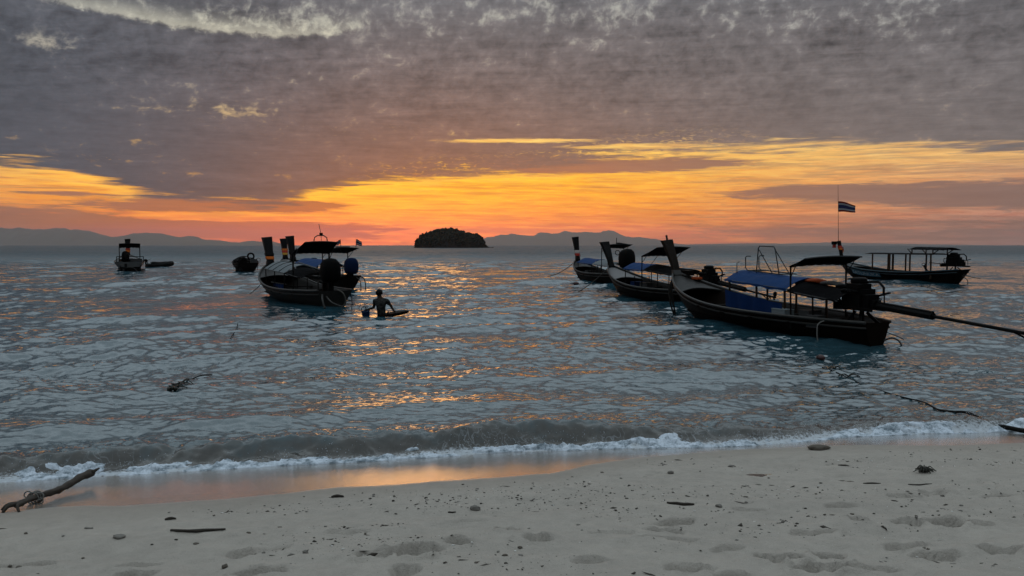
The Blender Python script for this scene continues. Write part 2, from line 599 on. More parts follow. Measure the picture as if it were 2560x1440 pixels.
M = {}
M['hull_dark'] = mat('dark_tarred_wood', (0.0036, 0.002812, 0.00225), 0.6, 0.024, 0.5, 3.0, 0.004, 22, stretch=(1, 0.25, 1))
M['hull_brown'] = mat('brown_painted_wood', (0.00525, 0.003255, 0.002205), 0.55, 0.03, 0.5, 3.0, 0.004, 22, stretch=(1, 0.25, 1))
M['hull_grey'] = mat('grey_painted_wood', (0.01714, 0.01572, 0.01411), 0.55, 0.04, 0.45, 3.0, 0.004, 22, stretch=(1, 0.3, 1))
M['hull_white'] = mat('faded_white_paint', (0.09996, 0.09702, 0.09408), 0.6, 0.1, 0.3, 4.0, 0.003, 25)
M['inside'] = mat('inside_planking', (0.0055, 0.0045, 0.00375), 0.75, 0.02, 0.4, 4.0, 0.004, 22, stretch=(1, 0.25, 1))
M['rail'] = mat('weathered_rail', (0.03003, 0.02896, 0.02681), 0.5, 0.15, 0.4, 5.0)
M['rail_blue'] = mat('pale_blue_rail', (0.0312, 0.05304, 0.06552), 0.5, 0.15, 0.35, 5.0)
M['deck'] = mat('grey_deck_paint', (0.01747, 0.0166, 0.01573), 0.55, 0.125, 0.35, 5.0, 0.003, 30)
M['deck_white'] = mat('white_deck_paint', (0.08603, 0.0819, 0.0819), 0.55, 0.25, 0.25, 5.0, 0.003, 30)
M['prow'] = mat('prow_wood', (0.007273, 0.004528, 0.003072), 0.5, 0.04, 0.5, 5.0, 0.004, 26, stretch=(1, 1, 0.3))
M['prow_dark'] = mat('dark_prow_wood', (0.003024, 0.002856, 0.003024), 0.5, 0.04, 0.5, 5.0, 0.004, 26, stretch=(1, 1, 0.3))
M['tarp_blue'] = mat('blue_tarpaulin', (0.004141, 0.02588, 0.08973), 0.7, 0.06, 0.25, 5.0, 0.006, 9)
M['cloth_blue'] = mat('blue_side_cloth', (0.003856, 0.01928, 0.0739), 0.8, 0.05, 0.3, 7.0, 0.006, 12)
M['tarp_black'] = mat('black_awning', (0.006, 0.006, 0.0065), 0.95, 0.008, 0.4, 6.0, 0.005, 14)
M['tarp_grey'] = mat('grey_awning', (0.09544, 0.1096, 0.1167), 0.6, 0.1, 0.2, 5.0, 0.005, 10)
M['pole'] = mat('awning_pole', (0.0075, 0.007, 0.00675), 0.5, 0.05, 0.3, 8.0)
M['pole_wood'] = mat('wooden_post', (0.0315, 0.01764, 0.01008), 0.6, 0.1, 0.4, 8.0)
M['steel'] = mat('dull_steel_tube', (0.021, 0.021, 0.0216), 0.5, 0.15, 0.3, 8.0, metal=0.2)
M['iron'] = mat('oily_iron', (0.003, 0.003, 0.003), 0.55, 0.04, 0.5, 14.0, 0.003, 40)
M['cowl_black'] = mat('black_engine_cover', (0.0027, 0.002835, 0.00297), 0.7, 0.024, 0.3, 6.0, 0.004, 14)
M['cowl_blue'] = mat('navy_engine_cover', (0.00336, 0.00924, 0.0315), 0.7, 0.024, 0.3, 6.0, 0.004, 14)
M['ribbon_orange'] = mat('orange_sash', (0.385, 0.091, 0.014), 0.8, 0.1, 0.35, 20.0, 0.004, 30)
M['ribbon_yellow'] = mat('yellow_sash', (0.385, 0.21, 0.035), 0.8, 0.1, 0.35, 20.0, 0.004, 30)
M['ribbon_red'] = mat('red_sash', (0.30, 0.03, 0.02), 0.8, 0.1, 0.35, 20.0, 0.004, 30)
M['ribbon_white'] = mat('pale_sash', (0.33, 0.29, 0.27), 0.8, 0.1, 0.35, 20.0, 0.004, 30)
M['vest'] = mat('life_vest_orange', (0.252, 0.045, 0.012), 0.8, 0.1, 0.4, 14.0, 0.006, 24)
M['crate_white'] = mat('pale_box', (0.1344, 0.1546, 0.1613), 0.6, 0.2, 0.2, 8.0)
M['crate_grey'] = mat('grey_box', (0.042, 0.042, 0.042), 0.6, 0.1, 0.3, 8.0)
M['rope'] = mat('wet_rope', (0.045, 0.040, 0.034), 0.7, 0.2, 0.4, 40.0, 0.003, 90)
M['rope_dark'] = mat('tarred_rope', (0.0084, 0.0077, 0.007), 0.6, 0.05, 0.4, 40.0, 0.003, 90)
M['rope_pale'] = mat('pale_rope', (0.1092, 0.105, 0.0966), 0.8, 0.1, 0.3, 60.0, 0.003, 90)
M['rubber'] = mat('black_rubber', (0.006, 0.006, 0.006), 0.6, 0.04, 0.3, 20.0)
M['hose'] = mat('grey_hose', (0.042, 0.0399, 0.0378), 0.5, 0.15, 0.3, 20.0)
M['buoy'] = mat('dark_red_float', (0.035, 0.010, 0.009), 0.5, 0.3, 0.4, 12.0)
M['weed'] = mat('dark_seaweed', (0.016, 0.015, 0.010), 0.6, 0.3, 0.5, 20.0)
M['driftwood'] = mat('driftwood', (0.0385, 0.0315, 0.0259), 0.75, 0.15, 0.6, 14.0, 0.006, 40, stretch=(1, 1, 1))
M['twig'] = mat('dry_twig', (0.035, 0.0301, 0.0252), 0.8, 0.1, 0.5, 30.0)
M['coral'] = mat('coral_rubble', (0.15, 0.1387, 0.1237), 0.85, 0.1, 0.4, 40.0, 0.004, 60)
M['stone'] = mat('beach_stone', (0.08625, 0.0735, 0.06), 0.8, 0.15, 0.45, 25.0, 0.004, 60)
M['skin'] = mat('tanned_skin', (0.0216, 0.01224, 0.00792), 0.5, 0.06, 0.2, 8.0)
M['hair'] = mat('black_hair', (0.003, 0.003, 0.003), 0.6, 0.05, 0.3, 30.0, 0.004, 60)
M['bucket'] = mat('blue_bucket_plastic', (0.0072, 0.027, 0.078), 0.45, 0.15, 0.2, 8.0)
M['flag_red'] = mat('flag_red', (0.105, 0.0098, 0.007), 0.8, 0.1, 0.2, 12.0)
M['flag_white'] = mat('flag_white', (0.21, 0.2016, 0.21), 0.8, 0.1, 0.15, 12.0)
M['flag_blue'] = mat('flag_blue', (0.020, 0.022, 0.06), 0.8, 0.1, 0.2, 12.0)
M['letter'] = mat('painted_letters', (0.50, 0.52, 0.54), 0.6, 0.2, 0.3, 20.0)
M['sign_blue'] = mat('painted_name_panel', (0.06, 0.16, 0.22), 0.6, 0.2, 0.3, 12.0)


def camo():
    m = bpy.data.materials.new('camouflage_shirt')
    m.use_nodes = True
    w = NT(m.node_tree)
    b = w.n['Principled BSDF']
    tc = w.new('ShaderNodeTexCoord')
    n = w.noise(tc.outputs['Object'], 14.0, 2.0, 0.5, 0.4)
    c = w.ramp(n, [(0.0, (0.005, 0.005, 0.005)), (0.46, (0.005, 0.005, 0.005)), (0.5, (0.026, 0.026, 0.024)), (0.6, (0.012, 0.012, 0.011)), (0.66, (0.036, 0.034, 0.031))], 'CONSTANT')
    w.put(b.inputs['Base Color'], c)
    b.inputs['Roughness'].default_value = 0.85
    b.inputs['Specular IOR Level'].default_value = 0.1
    return m


M['camo'] = camo()


# ================================================================== the shore line
_shore_px = [(-400, 1232), (0, 1207), (240, 1192), (600, 1170), (860, 1158), (1060, 1146), (1240, 1132), (1500, 1124), (1720, 1121), (2000, 1108), (2100, 1094), (2300, 1085), (2560, 1080), (2960, 1072)]
_wet_px = [(-400, 1300), (0, 1283), (100, 1272), (250, 1263), (420, 1257), (560, 1249), (700, 1234), (850, 1217), (1040, 1208), (1240, 1193), (1380, 1182), (1470, 1161), (1600, 1143), (1800, 1127), (2000, 1117), (2120, 1112), (2300, 1115), (2560, 1108), (2960, 1098)]
_sh = [P(a, b, 0.0) for a, b in _shore_px]
_sx = np.array([-90, -20] + [p.x for p in _sh] + [20, 90])
_sy = np.array([_sh[0].y - 10, _sh[0].y - 1.2] + [p.y for p in _sh] + [_sh[-1].y + 0.8, _sh[-1].y + 5])


def shore_y(x):
    return np.interp(x, _sx, _sy)


SLOPE = 0.098


def sand_base(x, y):
    s = shore_y(x) - y                     # metres up the beach from the water's edge
    up = np.where(s > 0, 0.120 * np.minimum(s, 1.3) + 0.092 * np.clip(s - 1.3, 0, 60) - 0.0030 * np.clip(s - 3, 0, 40) ** 1.25, 0.12 * s)
    return np.maximum(up, -3.5)


def sand_hit(px, py):
    """where the sight line through a photo pixel meets the sand"""
    z = 0.1
    for _ in range(12):
        p = P(px, py, z)
        z = float(sand_base(np.array([p.x]), np.array([p.y]))[0])
    return P(px, py, z)


_wp = [sand_hit(a, b) for a, b in _wet_px]
_wx = np.array([-90, -20] + [p.x for p in _wp] + [20, 90])
_wy = np.array([_wp[0].y - 10, _wp[0].y - 1.2] + [p.y for p in _wp] + [_wp[-1].y + 0.8, _wp[-1].y + 5])


def wet_y(x):
    return np.interp(x, _wx, _wy)


# ------------------------------------------------------------------ footprints and dents (photo pixel, length m, width m, depth m, turn)
_dents = [(1270, 1327, .17, .08, .022, .3), (1145, 1356, .15, .09, .028, .1), (1345, 1349, .2, .08, .024, -.2), (1045, 1381, .32, .11, .032, .1),
          (930, 1391, .25, .08, .02, .1), (1690, 1301, .26, .09, .022, .1), (1660, 1321, .26, .08, .024, 0), (1640, 1343, .25, .06, .014, .1),
          (2150, 1299, .13, .08, .022, 0), (2270, 1303, .24, .08, .022, 0), (2375, 1307, .25, .12, .032, .25), (2450, 1310, .2, .07, .016, 0),
          (1945, 1391, .27, .11, .032, 0), (2060, 1423, .30, .10, .03, 0), (2180, 1426, .35, .08, .02, 0), (2330, 1384, .34, .09, .022, .12),
          (2100, 1266, .25, .06, .014, .1), (2260, 1240, .26, .06, .016, .05), (2330, 1230, .3, .06, .014, .05), (2500, 1236, .22, .06, .015, 0),
          (600, 1385, .24, .08, .018, .15), (350, 1407, .3, .08, .018, .1), (330, 1437, .25, .09, .022, 0), (640, 1437, .3, .1, .026, .1),
          (1720, 1422, .3, .08, .022, .1), (1820, 1365, .24, .06, .014, .1), (2030, 1330, .3, .06, .015, .05), (1880, 1275, .25, .06, .012, 0),
          (1010, 1436, .22, .09, .02, .2), (680, 1375, .22, .06, .012, .1), (60, 1410, .3, .08, .016, .1), (2080, 1386, .18, .1, .024, .6),
          (2500, 1372, .22, .08, .02, 0), (2260, 1362, .26, .07, .018, .1), (1700, 1345, .2, .06, .012, 0), (1850, 1440, .25, .1, .02, 0),
          (1530, 1330, .3, .05, .010, .05), (1180, 1308, .3, .04, .008, .05), (880, 1330, .34, .05, .010, .08), (1480, 1402, .24, .08, .018, .3)]
dents = []
for a, b, ln, wd, dp, rt in _dents:
    p = sand_hit(a, b)
    dents.append((p.x, p.y, ln, wd * 1.6, dp * 2.8, rt))


def sand_detail(x, y):
    s = wet_y(x) - y                    # metres above the wet line
    dry = sm(0.05, 0.9, s)
    z = (0.016 * fbm(x * 0.9, y * 1.6, 3, 3) + 0.013 * fbm(x * 2.6 + y, y * 5.5, 3, 21) + 0.0065 * fbm(x * 9, y * 15, 3, 9)) * dry
    # crumbled, trampled patches
    tr = sm(0.15, 0.75, fbm(x * 1.1 + 5, y * 1.8, 3, 95)) * dry
    z = z - 0.020 * tr * np.clip(np.abs(fbm(x * 4.5, y * 8, 3, 97)) - 0.15, 0, 1)
    # low wind and water ridges running along the beach
    z = z + 0.006 * dry * sm(0.1, 0.7, fbm(x * 0.8, y * 0.8, 2, 31)) * np.sin(y * 26 + 3.0 * fbm(x * 0.9, y * 0.9, 2, 8))
    z = z + 0.0008 * fbm(x * 30, y * 30, 2, 5) * (0.25 + dry)
    for (dx, dy, ln, wd, dp, rt) in dents:
        near = (np.abs(x - dx) < ln * 2) & (np.abs(y - dy) < ln * 2)
        if not near.any():
            continue
        xx, yy = x[near] - dx, y[near] - dy
        u = (xx * cos(rt) + yy * sin(rt)) / (ln * 0.5)
        v = (-xx * sin(rt) + yy * cos(rt)) / (wd * 0.5)
        wob = 0.30 * fbm(x[near] * 13, y[near] * 13, 3, 13)
        r = np.sqrt(u * u + v * v) + wob
        pit = -dp * (1 - sm(0.72, 1.02, r))
        rimz = dp * 0.32 * np.exp(-((r - 1.25) / 0.28) ** 2) * (0.55 + 0.6 * vnoise(x[near] * 14, y[near] * 14, 77))
        z[near] += pit + np.maximum(rimz, 0)
    return z


def sand_z(x, y):
    x = np.atleast_1d(np.asarray(x, float))
    y = np.atleast_1d(np.asarray(y, float))
    return sand_base(x, y) + sand_detail(x, y)


# ------------------------------------------------------------------ sand
def sand_material():
    m = bpy.data.materials.new('beach_sand')
    m.use_nodes = True
    w = NT(m.node_tree)
    b = w.n['Principled BSDF']
    geo = w.new('ShaderNodeNewGeometry')
    pos = geo.outputs['Position']
    at = w.new('ShaderNodeAttribute', attribute_name='wet')
    wet0 = E(w, at.outputs['Fac'])
    n_soft = w.noise(pos, 1.6, 4.0, 0.55)
    n_mid = w.noise(pos, 9.0, 5.0, 0.6)
    n_gr = w.noise(pos, 260.0, 2.0, 0.6)
    wet = w.sstep(wet0 + (n_mid - 0.5) * 0.06, 0.44, 0.56)
    damp = w.sstep(wet0, 0.0, 0.5)
    f = 1.0 + (n_soft - 0.5) * 0.26 + (n_mid - 0.5) * 0.34 + (n_gr - 0.5) * 0.6
    dry_c = w.mix(1.0, (0.315, 0.285, 0.249), w.xyz(f, f, f), 'MULTIPLY')
    fw = 1.0 + (n_mid - 0.5) * 0.15 + (n_gr - 0.5) * 0.2
    wet_c = w.mix(1.0, (0.20, 0.172, 0.145), w.xyz(fw, fw, fw), 'MULTIPLY')
    damp_c = w.mix(damp * 0.45, dry_c, wet_c)
    c = w.mix(wet, damp_c, wet_c)
    w.put(b.inputs['Base Color'], c)
    sheen = w.sstep(n_soft, 0.35, 0.7)
    w.put(b.inputs['Roughness'], wet * (-0.875 + sheen * 0.05) + 0.96)
    w.put(b.inputs['Specular IOR Level'], wet * 0.95 + 0.10)
    b.inputs['IOR'].default_value = 1.5
    w.put(b.inputs['Coat Weight'], wet)
    b.inputs['Coat IOR'].default_value = 2.2
    w.put(b.inputs['Coat Roughness'], sheen * 0.06 + 0.08)
    bn = w.new('ShaderNodeBump')
    w.put(bn.inputs['Strength'], 0.9 - wet * 0.72)
    bn.inputs['Distance'].default_value = 0.016
    w.put(bn.inputs['Height'], n_mid * 0.9 + w.noise(pos, 70.0, 3.0, 0.65) * 0.7 + n_gr * 0.28)
    w.l.new(bn.outputs[0], b.inputs['Normal'])
    bc = w.new('ShaderNodeBump')
    bc.inputs['Strength'].default_value = 0.3
    bc.inputs['Distance'].default_value = 0.004
    w.put(bc.inputs['Height'], n_mid * 0.5 + n_gr * 0.5)
    w.l.new(bc.outputs[0], b.inputs['Coat Normal'])
    return m


def axis(lo, hi, step, far_lo, far_hi, grow=1.25):
    core = np.arange(lo, hi + step / 2, step)
    out = [core]
    a, s, l = lo, step, []
    while a > far_lo:
        s *= grow
        a -= s
        l.append(a)
    b, s, r = hi, step, []
    while b < far_hi:
        s *= grow
        b += s
        r.append(b)
    return np.concatenate([np.array(l[::-1]), core, np.array(r)])


def build_sand():
    xs = axis(-6.4, 8.0, 0.021, -85, 85)
    ys = axis(3.2, 9.6, 0.0165, -45, 45)
    X, Y = np.meshgrid(xs, ys)
    Z = sand_base(X, Y) + sand_detail(X.copy(), Y.copy())
    d = Y - wet_y(X)                      # >0 toward the sea
    wob = 0.035 * fbm(X * 1.7, Y * 1.7, 3, 41)
    wet = np.clip(0.5 + (d + wob) / 0.5, 0, 1)
    wet = np.where(d + wob > 0, np.clip(0.5 + (d + wob) * 9, 0, 1), np.clip(0.5 + (d + wob) * 0.75, 0, 0.5))
    V = np.stack([X, Y, Z], -1).reshape(-1, 3)
    o = np_obj('sand_beach', V, grid_quads(len(ys), len(xs)), sand_material(), True, {'wet': wet})
    tag(o, kind='structure')


build_sand()

# ------------------------------------------------------------------ sea
_waves = []


def make_waves():
    r = np.random.default_rng(5)
    # wave trains run toward the beach (-y), with spread
    for i in range(190):
        lam = 0.17 * (46.0) ** (r.random() ** 1.75)        # 0.24 .. 8.6 m
        th = radians(-90 + r.normal(0, 1) * (34 if lam < 2.5 else 20) + 10)
        amp = 0.0290 * lam / (2 * pi) * (0.5 + r.random())
        if lam > 0.9:
            amp *= (0.9 / lam) ** 0.22
        k = 2 * pi / lam
        _waves.append((lam, amp, k * cos(th), k * sin(th), r.random() * 2 * pi))


make_waves()


def crest_shape(x, s):
    """the little breaker: s = metres seaward of the water's edge"""
    h = np.interp(x, [-9, -5.0, -4.0, -2.6, -1.5, 0.0, 0.9, 1.8, 2.7, 3.3, 3.9, 4.4, 5.2, 6.5, 9], [.15, .16, .15, .16, .19, .215, .20, .15, .12, .09, .06, .11, .115, .09, .08])
    c = np.interp(x, [-9, -5, -4, -2.5, -1, 0.5, 2, 3.3, 4, 5, 9], [.50, .50, .55, .62, .56, .50, .46, .40, .3, .30, .30])
    lump = 1 + 0.16 * fbm(x * 2.3, s * 1.5, 3, 61) + 0.10 * vnoise(x * 8.0, s * 4.0, 63)
    off = 0.10 * fbm(x * 1.3, x * 0.0, 2, 71)
    c = c + off
    sea_side = np.exp(-((s - c) / 0.62) ** 2)
    shore_side = np.exp(-(np.abs(s - c) / 0.24) ** 2.6)
    main = np.where(s > c, sea_side, shore_side) * h * lump * 0.88
    # a second, rounder swell behind it on the left and middle
    h2 = np.interp(x, [-12, -6, -3, -1, 1, 3, 8, 12], [.10, .105, .11, .07, .05, .075, .05, .05])
    c2 = np.interp(x, [-12, -6, -3, 0, 3, 8], [1.75, 1.8, 1.9, 2.4, 2.3, 2.4]) + 0.25 * fbm(x * 0.6, 0 * x, 2, 72)
    q = s - c2
    sec = h2 * np.exp(-np.where(q > 0, (q / 0.75) ** 2, (q / 0.42) ** 2)) * (1 + 0.35 * fbm(x * 0.9, s * 0.8, 2, 75))
    h3 = np.interp(x, [-14, -8, -2, 2, 6, 12], [.06, .05, .08, .115, .06, .05])
    c3 = 4.3 + 0.5 * fbm(x * 0.35, 0 * x, 2, 74)
    q3 = s - c3
    thd = h3 * np.exp(-np.where(q3 > 0, (q3 / 1.1) ** 2, (q3 / 0.6) ** 2)) * (1 + 0.5 * fbm(x * 0.6, s * 0.5, 2, 76))
    return main, np.maximum(sec, 0), np.maximum(thd, 0)


def sea_z(X, Y, dx=0.02, dy=0.04, horiz=False):
    s = Y - shore_y(X)
    out = np.zeros_like(X)
    HX = np.zeros_like(X)
    HY = np.zeros_like(X)
    near = sm(0.15, 7.0, s) * 0.70 + 0.30 * sm(0.3, 1.5, s)
    for lam, a, kx, ky, ph in _waves:
        ux, uy = abs(kx) / (2 * pi), abs(ky) / (2 * pi)
        att = 1 - sm(0.16, 0.34, np.maximum(ux * dx, uy * dy))
        arg = kx * X + ky * Y + ph
        # sharpened crests
        aa = a * att
        out += aa * np.sin(arg)
        if horiz:
            # crests pulled together, troughs spread flat
            kk = sqrt(kx * kx + ky * ky)
            cc = aa * np.cos(arg) * 0.95
            HX += cc * (kx / kk)
            HY += cc * (ky / kk)
    # gusts: patches of rougher and smoother water
    gust = 0.80 + 0.42 * fbm(X * 0.10, Y * 0.07, 3, 90)
    gn = np.clip(gust, 0.35, 1.35) * near
    out *= gn
    HX *= gn
    HY *= gn
    cs = s < 12
    m1, m2, m3 = crest_shape(X, s)
    out += np.where(cs, m1 + m2 + m3, 0)
    # chop riding on the shore waves
    chop = 0.012 * fbm(X * 3.2, Y * 6.5, 3, 33) + 0.006 * fbm(X * 11, Y * 18, 2, 35)
    out += chop * sm(0.12, 0.8, s) * (1 - sm(5, 14, s))
    # the broken, churned face of the breaker
    face = sm(0.10, 0.30, s) * (1 - sm(0.7, 1.5, s))
    out += face * (0.016 * fbm(X * 6.5, Y * 9, 3, 37) + 0.013 * (0.4 - np.abs(fbm(X * 17, Y * 22, 3, 39))))
    # runs out to a thin edge on the sand
    edge = sm(0.0, 0.22, s)
    base = sand_base(X, Y)
    out = np.where(s < 0.5, np.maximum(out * edge, base + 0.006 + 0.012 * edge), out)
    z = np.where(s <= 0, base - 0.03, out)
    if horiz:
        f = sm(0.6, 2.0, s)
        return z, HX * f, HY * f
    return z


def water_material():
    m = bpy.data.materials.new('sea_water')
    m.use_nodes = True
    w = NT(m.node_tree)
    b = w.n['Principled BSDF']
    geo = w.new('ShaderNodeNewGeometry')
    pos = geo.outputs['Position']
    x, y, z = w.sep(pos)
    sh = E(w, w.new('ShaderNodeAttribute', attribute_name='offshore').outputs['Fac'])
    fo = E(w, w.new('ShaderNodeAttribute', attribute_name='foam').outputs['Fac'])
    # water body: sandy and cloudy in the breaker, teal beyond
    n_t = w.noise(pos, 3.0, 4.0, 0.6, 0.6)
    turb = w.sstep(sh + (n_t - 0.5) * 0.8, 0.75, 0.3)
    body = w.mix(turb, w.mix(w.sstep(sh, 30.0, 260.0), w.mix(w.sstep(sh, 1.0, 14.0), (0.024, 0.050, 0.060), (0.013, 0.042, 0.057)), (0.007, 0.021, 0.029)), (0.032, 0.029, 0.024))
    # lace of foam left on the surface near the shore
    vo = w.new('ShaderNodeTexVoronoi', feature='DISTANCE_TO_EDGE')
    warpn = w.noise(w.xyz(x, y, 0.0), 2.2, 3.0, 0.6, 0.0, col=True)
    wv = w.new('ShaderNodeVectorMath', operation='MULTIPLY_ADD')
    w.put(wv.inputs[0], warpn); wv.inputs[1].default_value = (0.55, 0.55, 0.0); w.put(wv.inputs[2], w.xyz(x, y * 0.6, 0.0))
    w.l.new(wv.outputs[0], vo.inputs['Vector'])
    vo.inputs['Scale'].default_value = 9.0
    lace = w.sstep(E(w, vo.outputs[0]), 0.035, 0.008)
    n_l = w.noise(w.xyz(x * 0.8, y, 4.0), 1.7, 5.0, 0.65)
    lmask = w.sstep(n_l + fo * 0.55, 0.60, 0.86)
    n_b = w.noise(pos, 24.0, 4.0, 0.7)
    foam = (lace * lmask * 0.22 + w.sstep(fo + (n_b - 0.5) * 1.1, 0.62, 0.95) * 0.85).min(1.0)
    w.put(b.inputs['Base Color'], w.mix(foam, body, (0.40, 0.435, 0.47)))
    w.put(b.inputs['Roughness'], foam * 0.6 + w.sstep(sh, 15.0, 160.0, 0.05, 0.44))
    b.inputs['IOR'].default_value = 1.55
    w.put(b.inputs['Specular IOR Level'], w.sstep(sh, 30.0, 200.0, 0.85, 0.18) * w.sstep(sh, 0.2, 1.6, 0.35, 1.0))
    # ripples finer than the mesh: slopes taken straight from noise (world space)
    def slopes(scale, sx, sy, det, seed):
        n = w.noise(w.xyz(x * sx, y * sy, seed), scale, det, 0.6, 0.3, col=True)
        return w.sep(n)
    a1 = slopes(6.5, 0.55, 1.0, 3.0, 0.0)
    a2 = slopes(1.1, 0.45, 1.0, 4.0, 5.0)
    a3 = slopes(0.16, 0.5, 1.0, 4.0, 9.0)
    near_k = w.sstep(sh, 0.2, 5.0, 0.22, 0.27)
    mid_k = w.sstep(sh, 25.0, 110.0, 0.05, 0.9)
    far_k = w.sstep(sh, 90.0, 400.0, 0.1, 1.1)
    a0 = slopes(19.0, 0.6, 1.0, 3.0, 2.0)
    fine_k = w.sstep(sh, 0.2, 3.0, 0.08, 0.12) * w.sstep(sh, 60.0, 20.0)
    gx = (a0[0] - 0.5) * fine_k + (a1[0] - 0.5) * near_k * 1.2 + (a2[0] - 0.5) * mid_k + (a3[0] - 0.5) * far_k
    gy = (a0[1] - 0.5) * fine_k * 1.3 + (a1[1] - 0.5) * near_k * 1.7 + (a2[1] - 0.5) * mid_k * 1.5 + (a3[1] - 0.5) * far_k * 1.5
    ad = w.new('ShaderNodeVectorMath', operation='ADD')
    w.l.new(geo.outputs['Normal'], ad.inputs[0])
    w.put(ad.inputs[1], w.xyz(gx, gy, 0.0))
    nm = w.new('ShaderNodeVectorMath', operation='NORMALIZE')
    w.l.new(ad.outputs[0], nm.inputs[0])
    w.l.new(nm.outputs[0], b.inputs['Normal'])
    return m


def build_sea():
    ds = [6.4]
    while ds[-1] < 16400:
        d = ds[-1]
        if d < 300:
            st = max(0.026, (d - 5.2) * 0.0045)
        else:
            st = d * 0.06
        ds.append(d + st)
    ds = np.array(ds)
    u = np.linspace(-1, 1, 790)
    half = 0.76 * ds + 3.0
    core = u[None, :] * half[:, None]
    # coarser water on either side, out of the way of the view
    k = np.array([0.04, 0.09, 0.15, 0.22, 0.31, 0.42, 0.56, 0.74, 1.0])
    wide = np.minimum(2.6 * ds + 45.0, 17300.0)
    ext = half[:, None] + np.maximum(wide - half, 0.5)[:, None] * k[None, :]
    X = np.concatenate([-ext[:, ::-1], core, ext], 1)
    Y = np.repeat(ds[:, None], X.shape[1], 1)
    DX = np.gradient(X, axis=1)
    DY = np.repeat(np.gradient(ds)[:, None], X.shape[1], 1)
    u = X[0]
    Z, HX, HY = sea_z(X, Y, DX, DY, True)
    s = Y - shore_y(X)
    fo = np.exp(-((s - 0.05) / 0.22) ** 2) * 0.9 + 0.20 * np.exp(-((s - 0.5) / 0.35) ** 2) + 0.08 * np.exp(-((s - 1.6) / 0.9) ** 2)
    V = np.stack([X + HX, Y + HY, Z], -1).reshape(-1, 3)
    o = np_obj('sea', V, grid_quads(len(ds), len(u)), water_material(), True, {'offshore': s, 'foam': fo})
    tag(o, kind='structure')


build_sea()


# ------------------------------------------------------------------ foam at the foot of the breaker
def foam_material():
    m = bpy.data.materials.new('sea_foam')
    m.use_nodes = True
    w = NT(m.node_tree)
    b = w.n['Principled BSDF']
    geo = w.new('ShaderNodeNewGeometry')
    n = w.noise(geo.outputs['Position'], 45.0, 4.0, 0.7)
    n2 = w.noise(geo.outputs['Position'], 9.0, 4.0, 0.65)
    f = w.sstep(n2 + (n - 0.5) * 0.5, 0.30, 0.62)
    w.put(b.inputs['Base Color'], w.mix(f, (0.13, 0.165, 0.19), (0.50, 0.555, 0.62)))
    b.inputs['Roughness'].default_value = 0.75
    b.inputs['Specular IOR Level'].default_value = 0.3
    b.inputs['Subsurface Weight'].default_value = 0.0
    bn = w.new('ShaderNodeBump')
    bn.inputs['Strength'].default_value = 0.8
    bn.inputs['Distance'].default_value = 0.01
    w.put(bn.inputs['Height'], n)
    w.l.new(bn.outputs[0], b.inputs['Normal'])
    return m


def build_foam():
    xs = np.arange(-8.5, 10.0, 0.0125)
    t = np.linspace(0, 1, 46)
    X = np.repeat(xs[None, :], len(t), 0)
    T = np.repeat(t[:, None], len(xs), 1)
    wid = np.interp(xs, [-9, -5, -3.6, -2, -0.5, 0.4, 1.0, 1.8, 2.6, 3.1, 3.5, 3.9, 4.4, 5.5, 10], [.40, .40, .46, .40, .28, .24, .30, .38, .36, .34, .08, .22, .30, .26, .26])
    wid = wid * 0.66 * (1 + 0.35 * fbm(xs * 1.6, xs * 0, 3, 51))
    hgt = np.interp(xs, [-9, -5, -3.6, -2, -0.5, 0.4, 1.0, 1.8, 2.6, 3.1, 3.5, 3.9, 4.4, 5.5, 10], [.032, .032, .036, .036, .040, .052, .042, .040, .034, .026, .008, .022, .034, .026, .026])
    off = 0.03 * fbm(xs * 3.1, xs * 0, 3, 52) - 0.02
    S = off[None, :] + T * wid[None, :]
    Y = shore_y(X) + S
    prof = np.sin(np.clip(T, 0, 1) * pi) ** 0.55
    bil = np.abs(fbm(X * 6.5, Y * 9, 2, 53)) * 0.65 + np.abs(fbm(X * 19, Y * 22, 3, 55)) * 0.65 + 0.30 * np.abs(fbm(X * 50, Y * 50, 2, 57))
    bil = np.clip(1.15 - bil, 0.05, 1.3)
    jets = np.clip(fbm(X * 9, Y * 3, 2, 58), 0, 1) ** 2.0 * 0.9 * np.exp(-((T - 0.55) / 0.25) ** 2)
    Hh = hgt[None, :] * prof * (0.15 + bil * 0.85 + jets)
    under = np.maximum(sea_z(X, Y), sand_base(X, Y))
    hole = sm(0.0, 0.40, fbm(X * 3.6, Y * 7.0, 3, 59) + 0.75 - 0.65 * T)
    Z = under + 0.004 + Hh * hole - 0.014 * (1 - hole) - 0.012 * (prof < 0.05)
    V = np.stack([X, Y, Z], -1).reshape(-1, 3)
    o = np_obj('sea_foam', V, grid_quads(len(t), len(xs)), foam_material(), True)
    tag(o, 'white foam of the small breaker along the water\'s edge', None, kind='stuff')


build_foam()


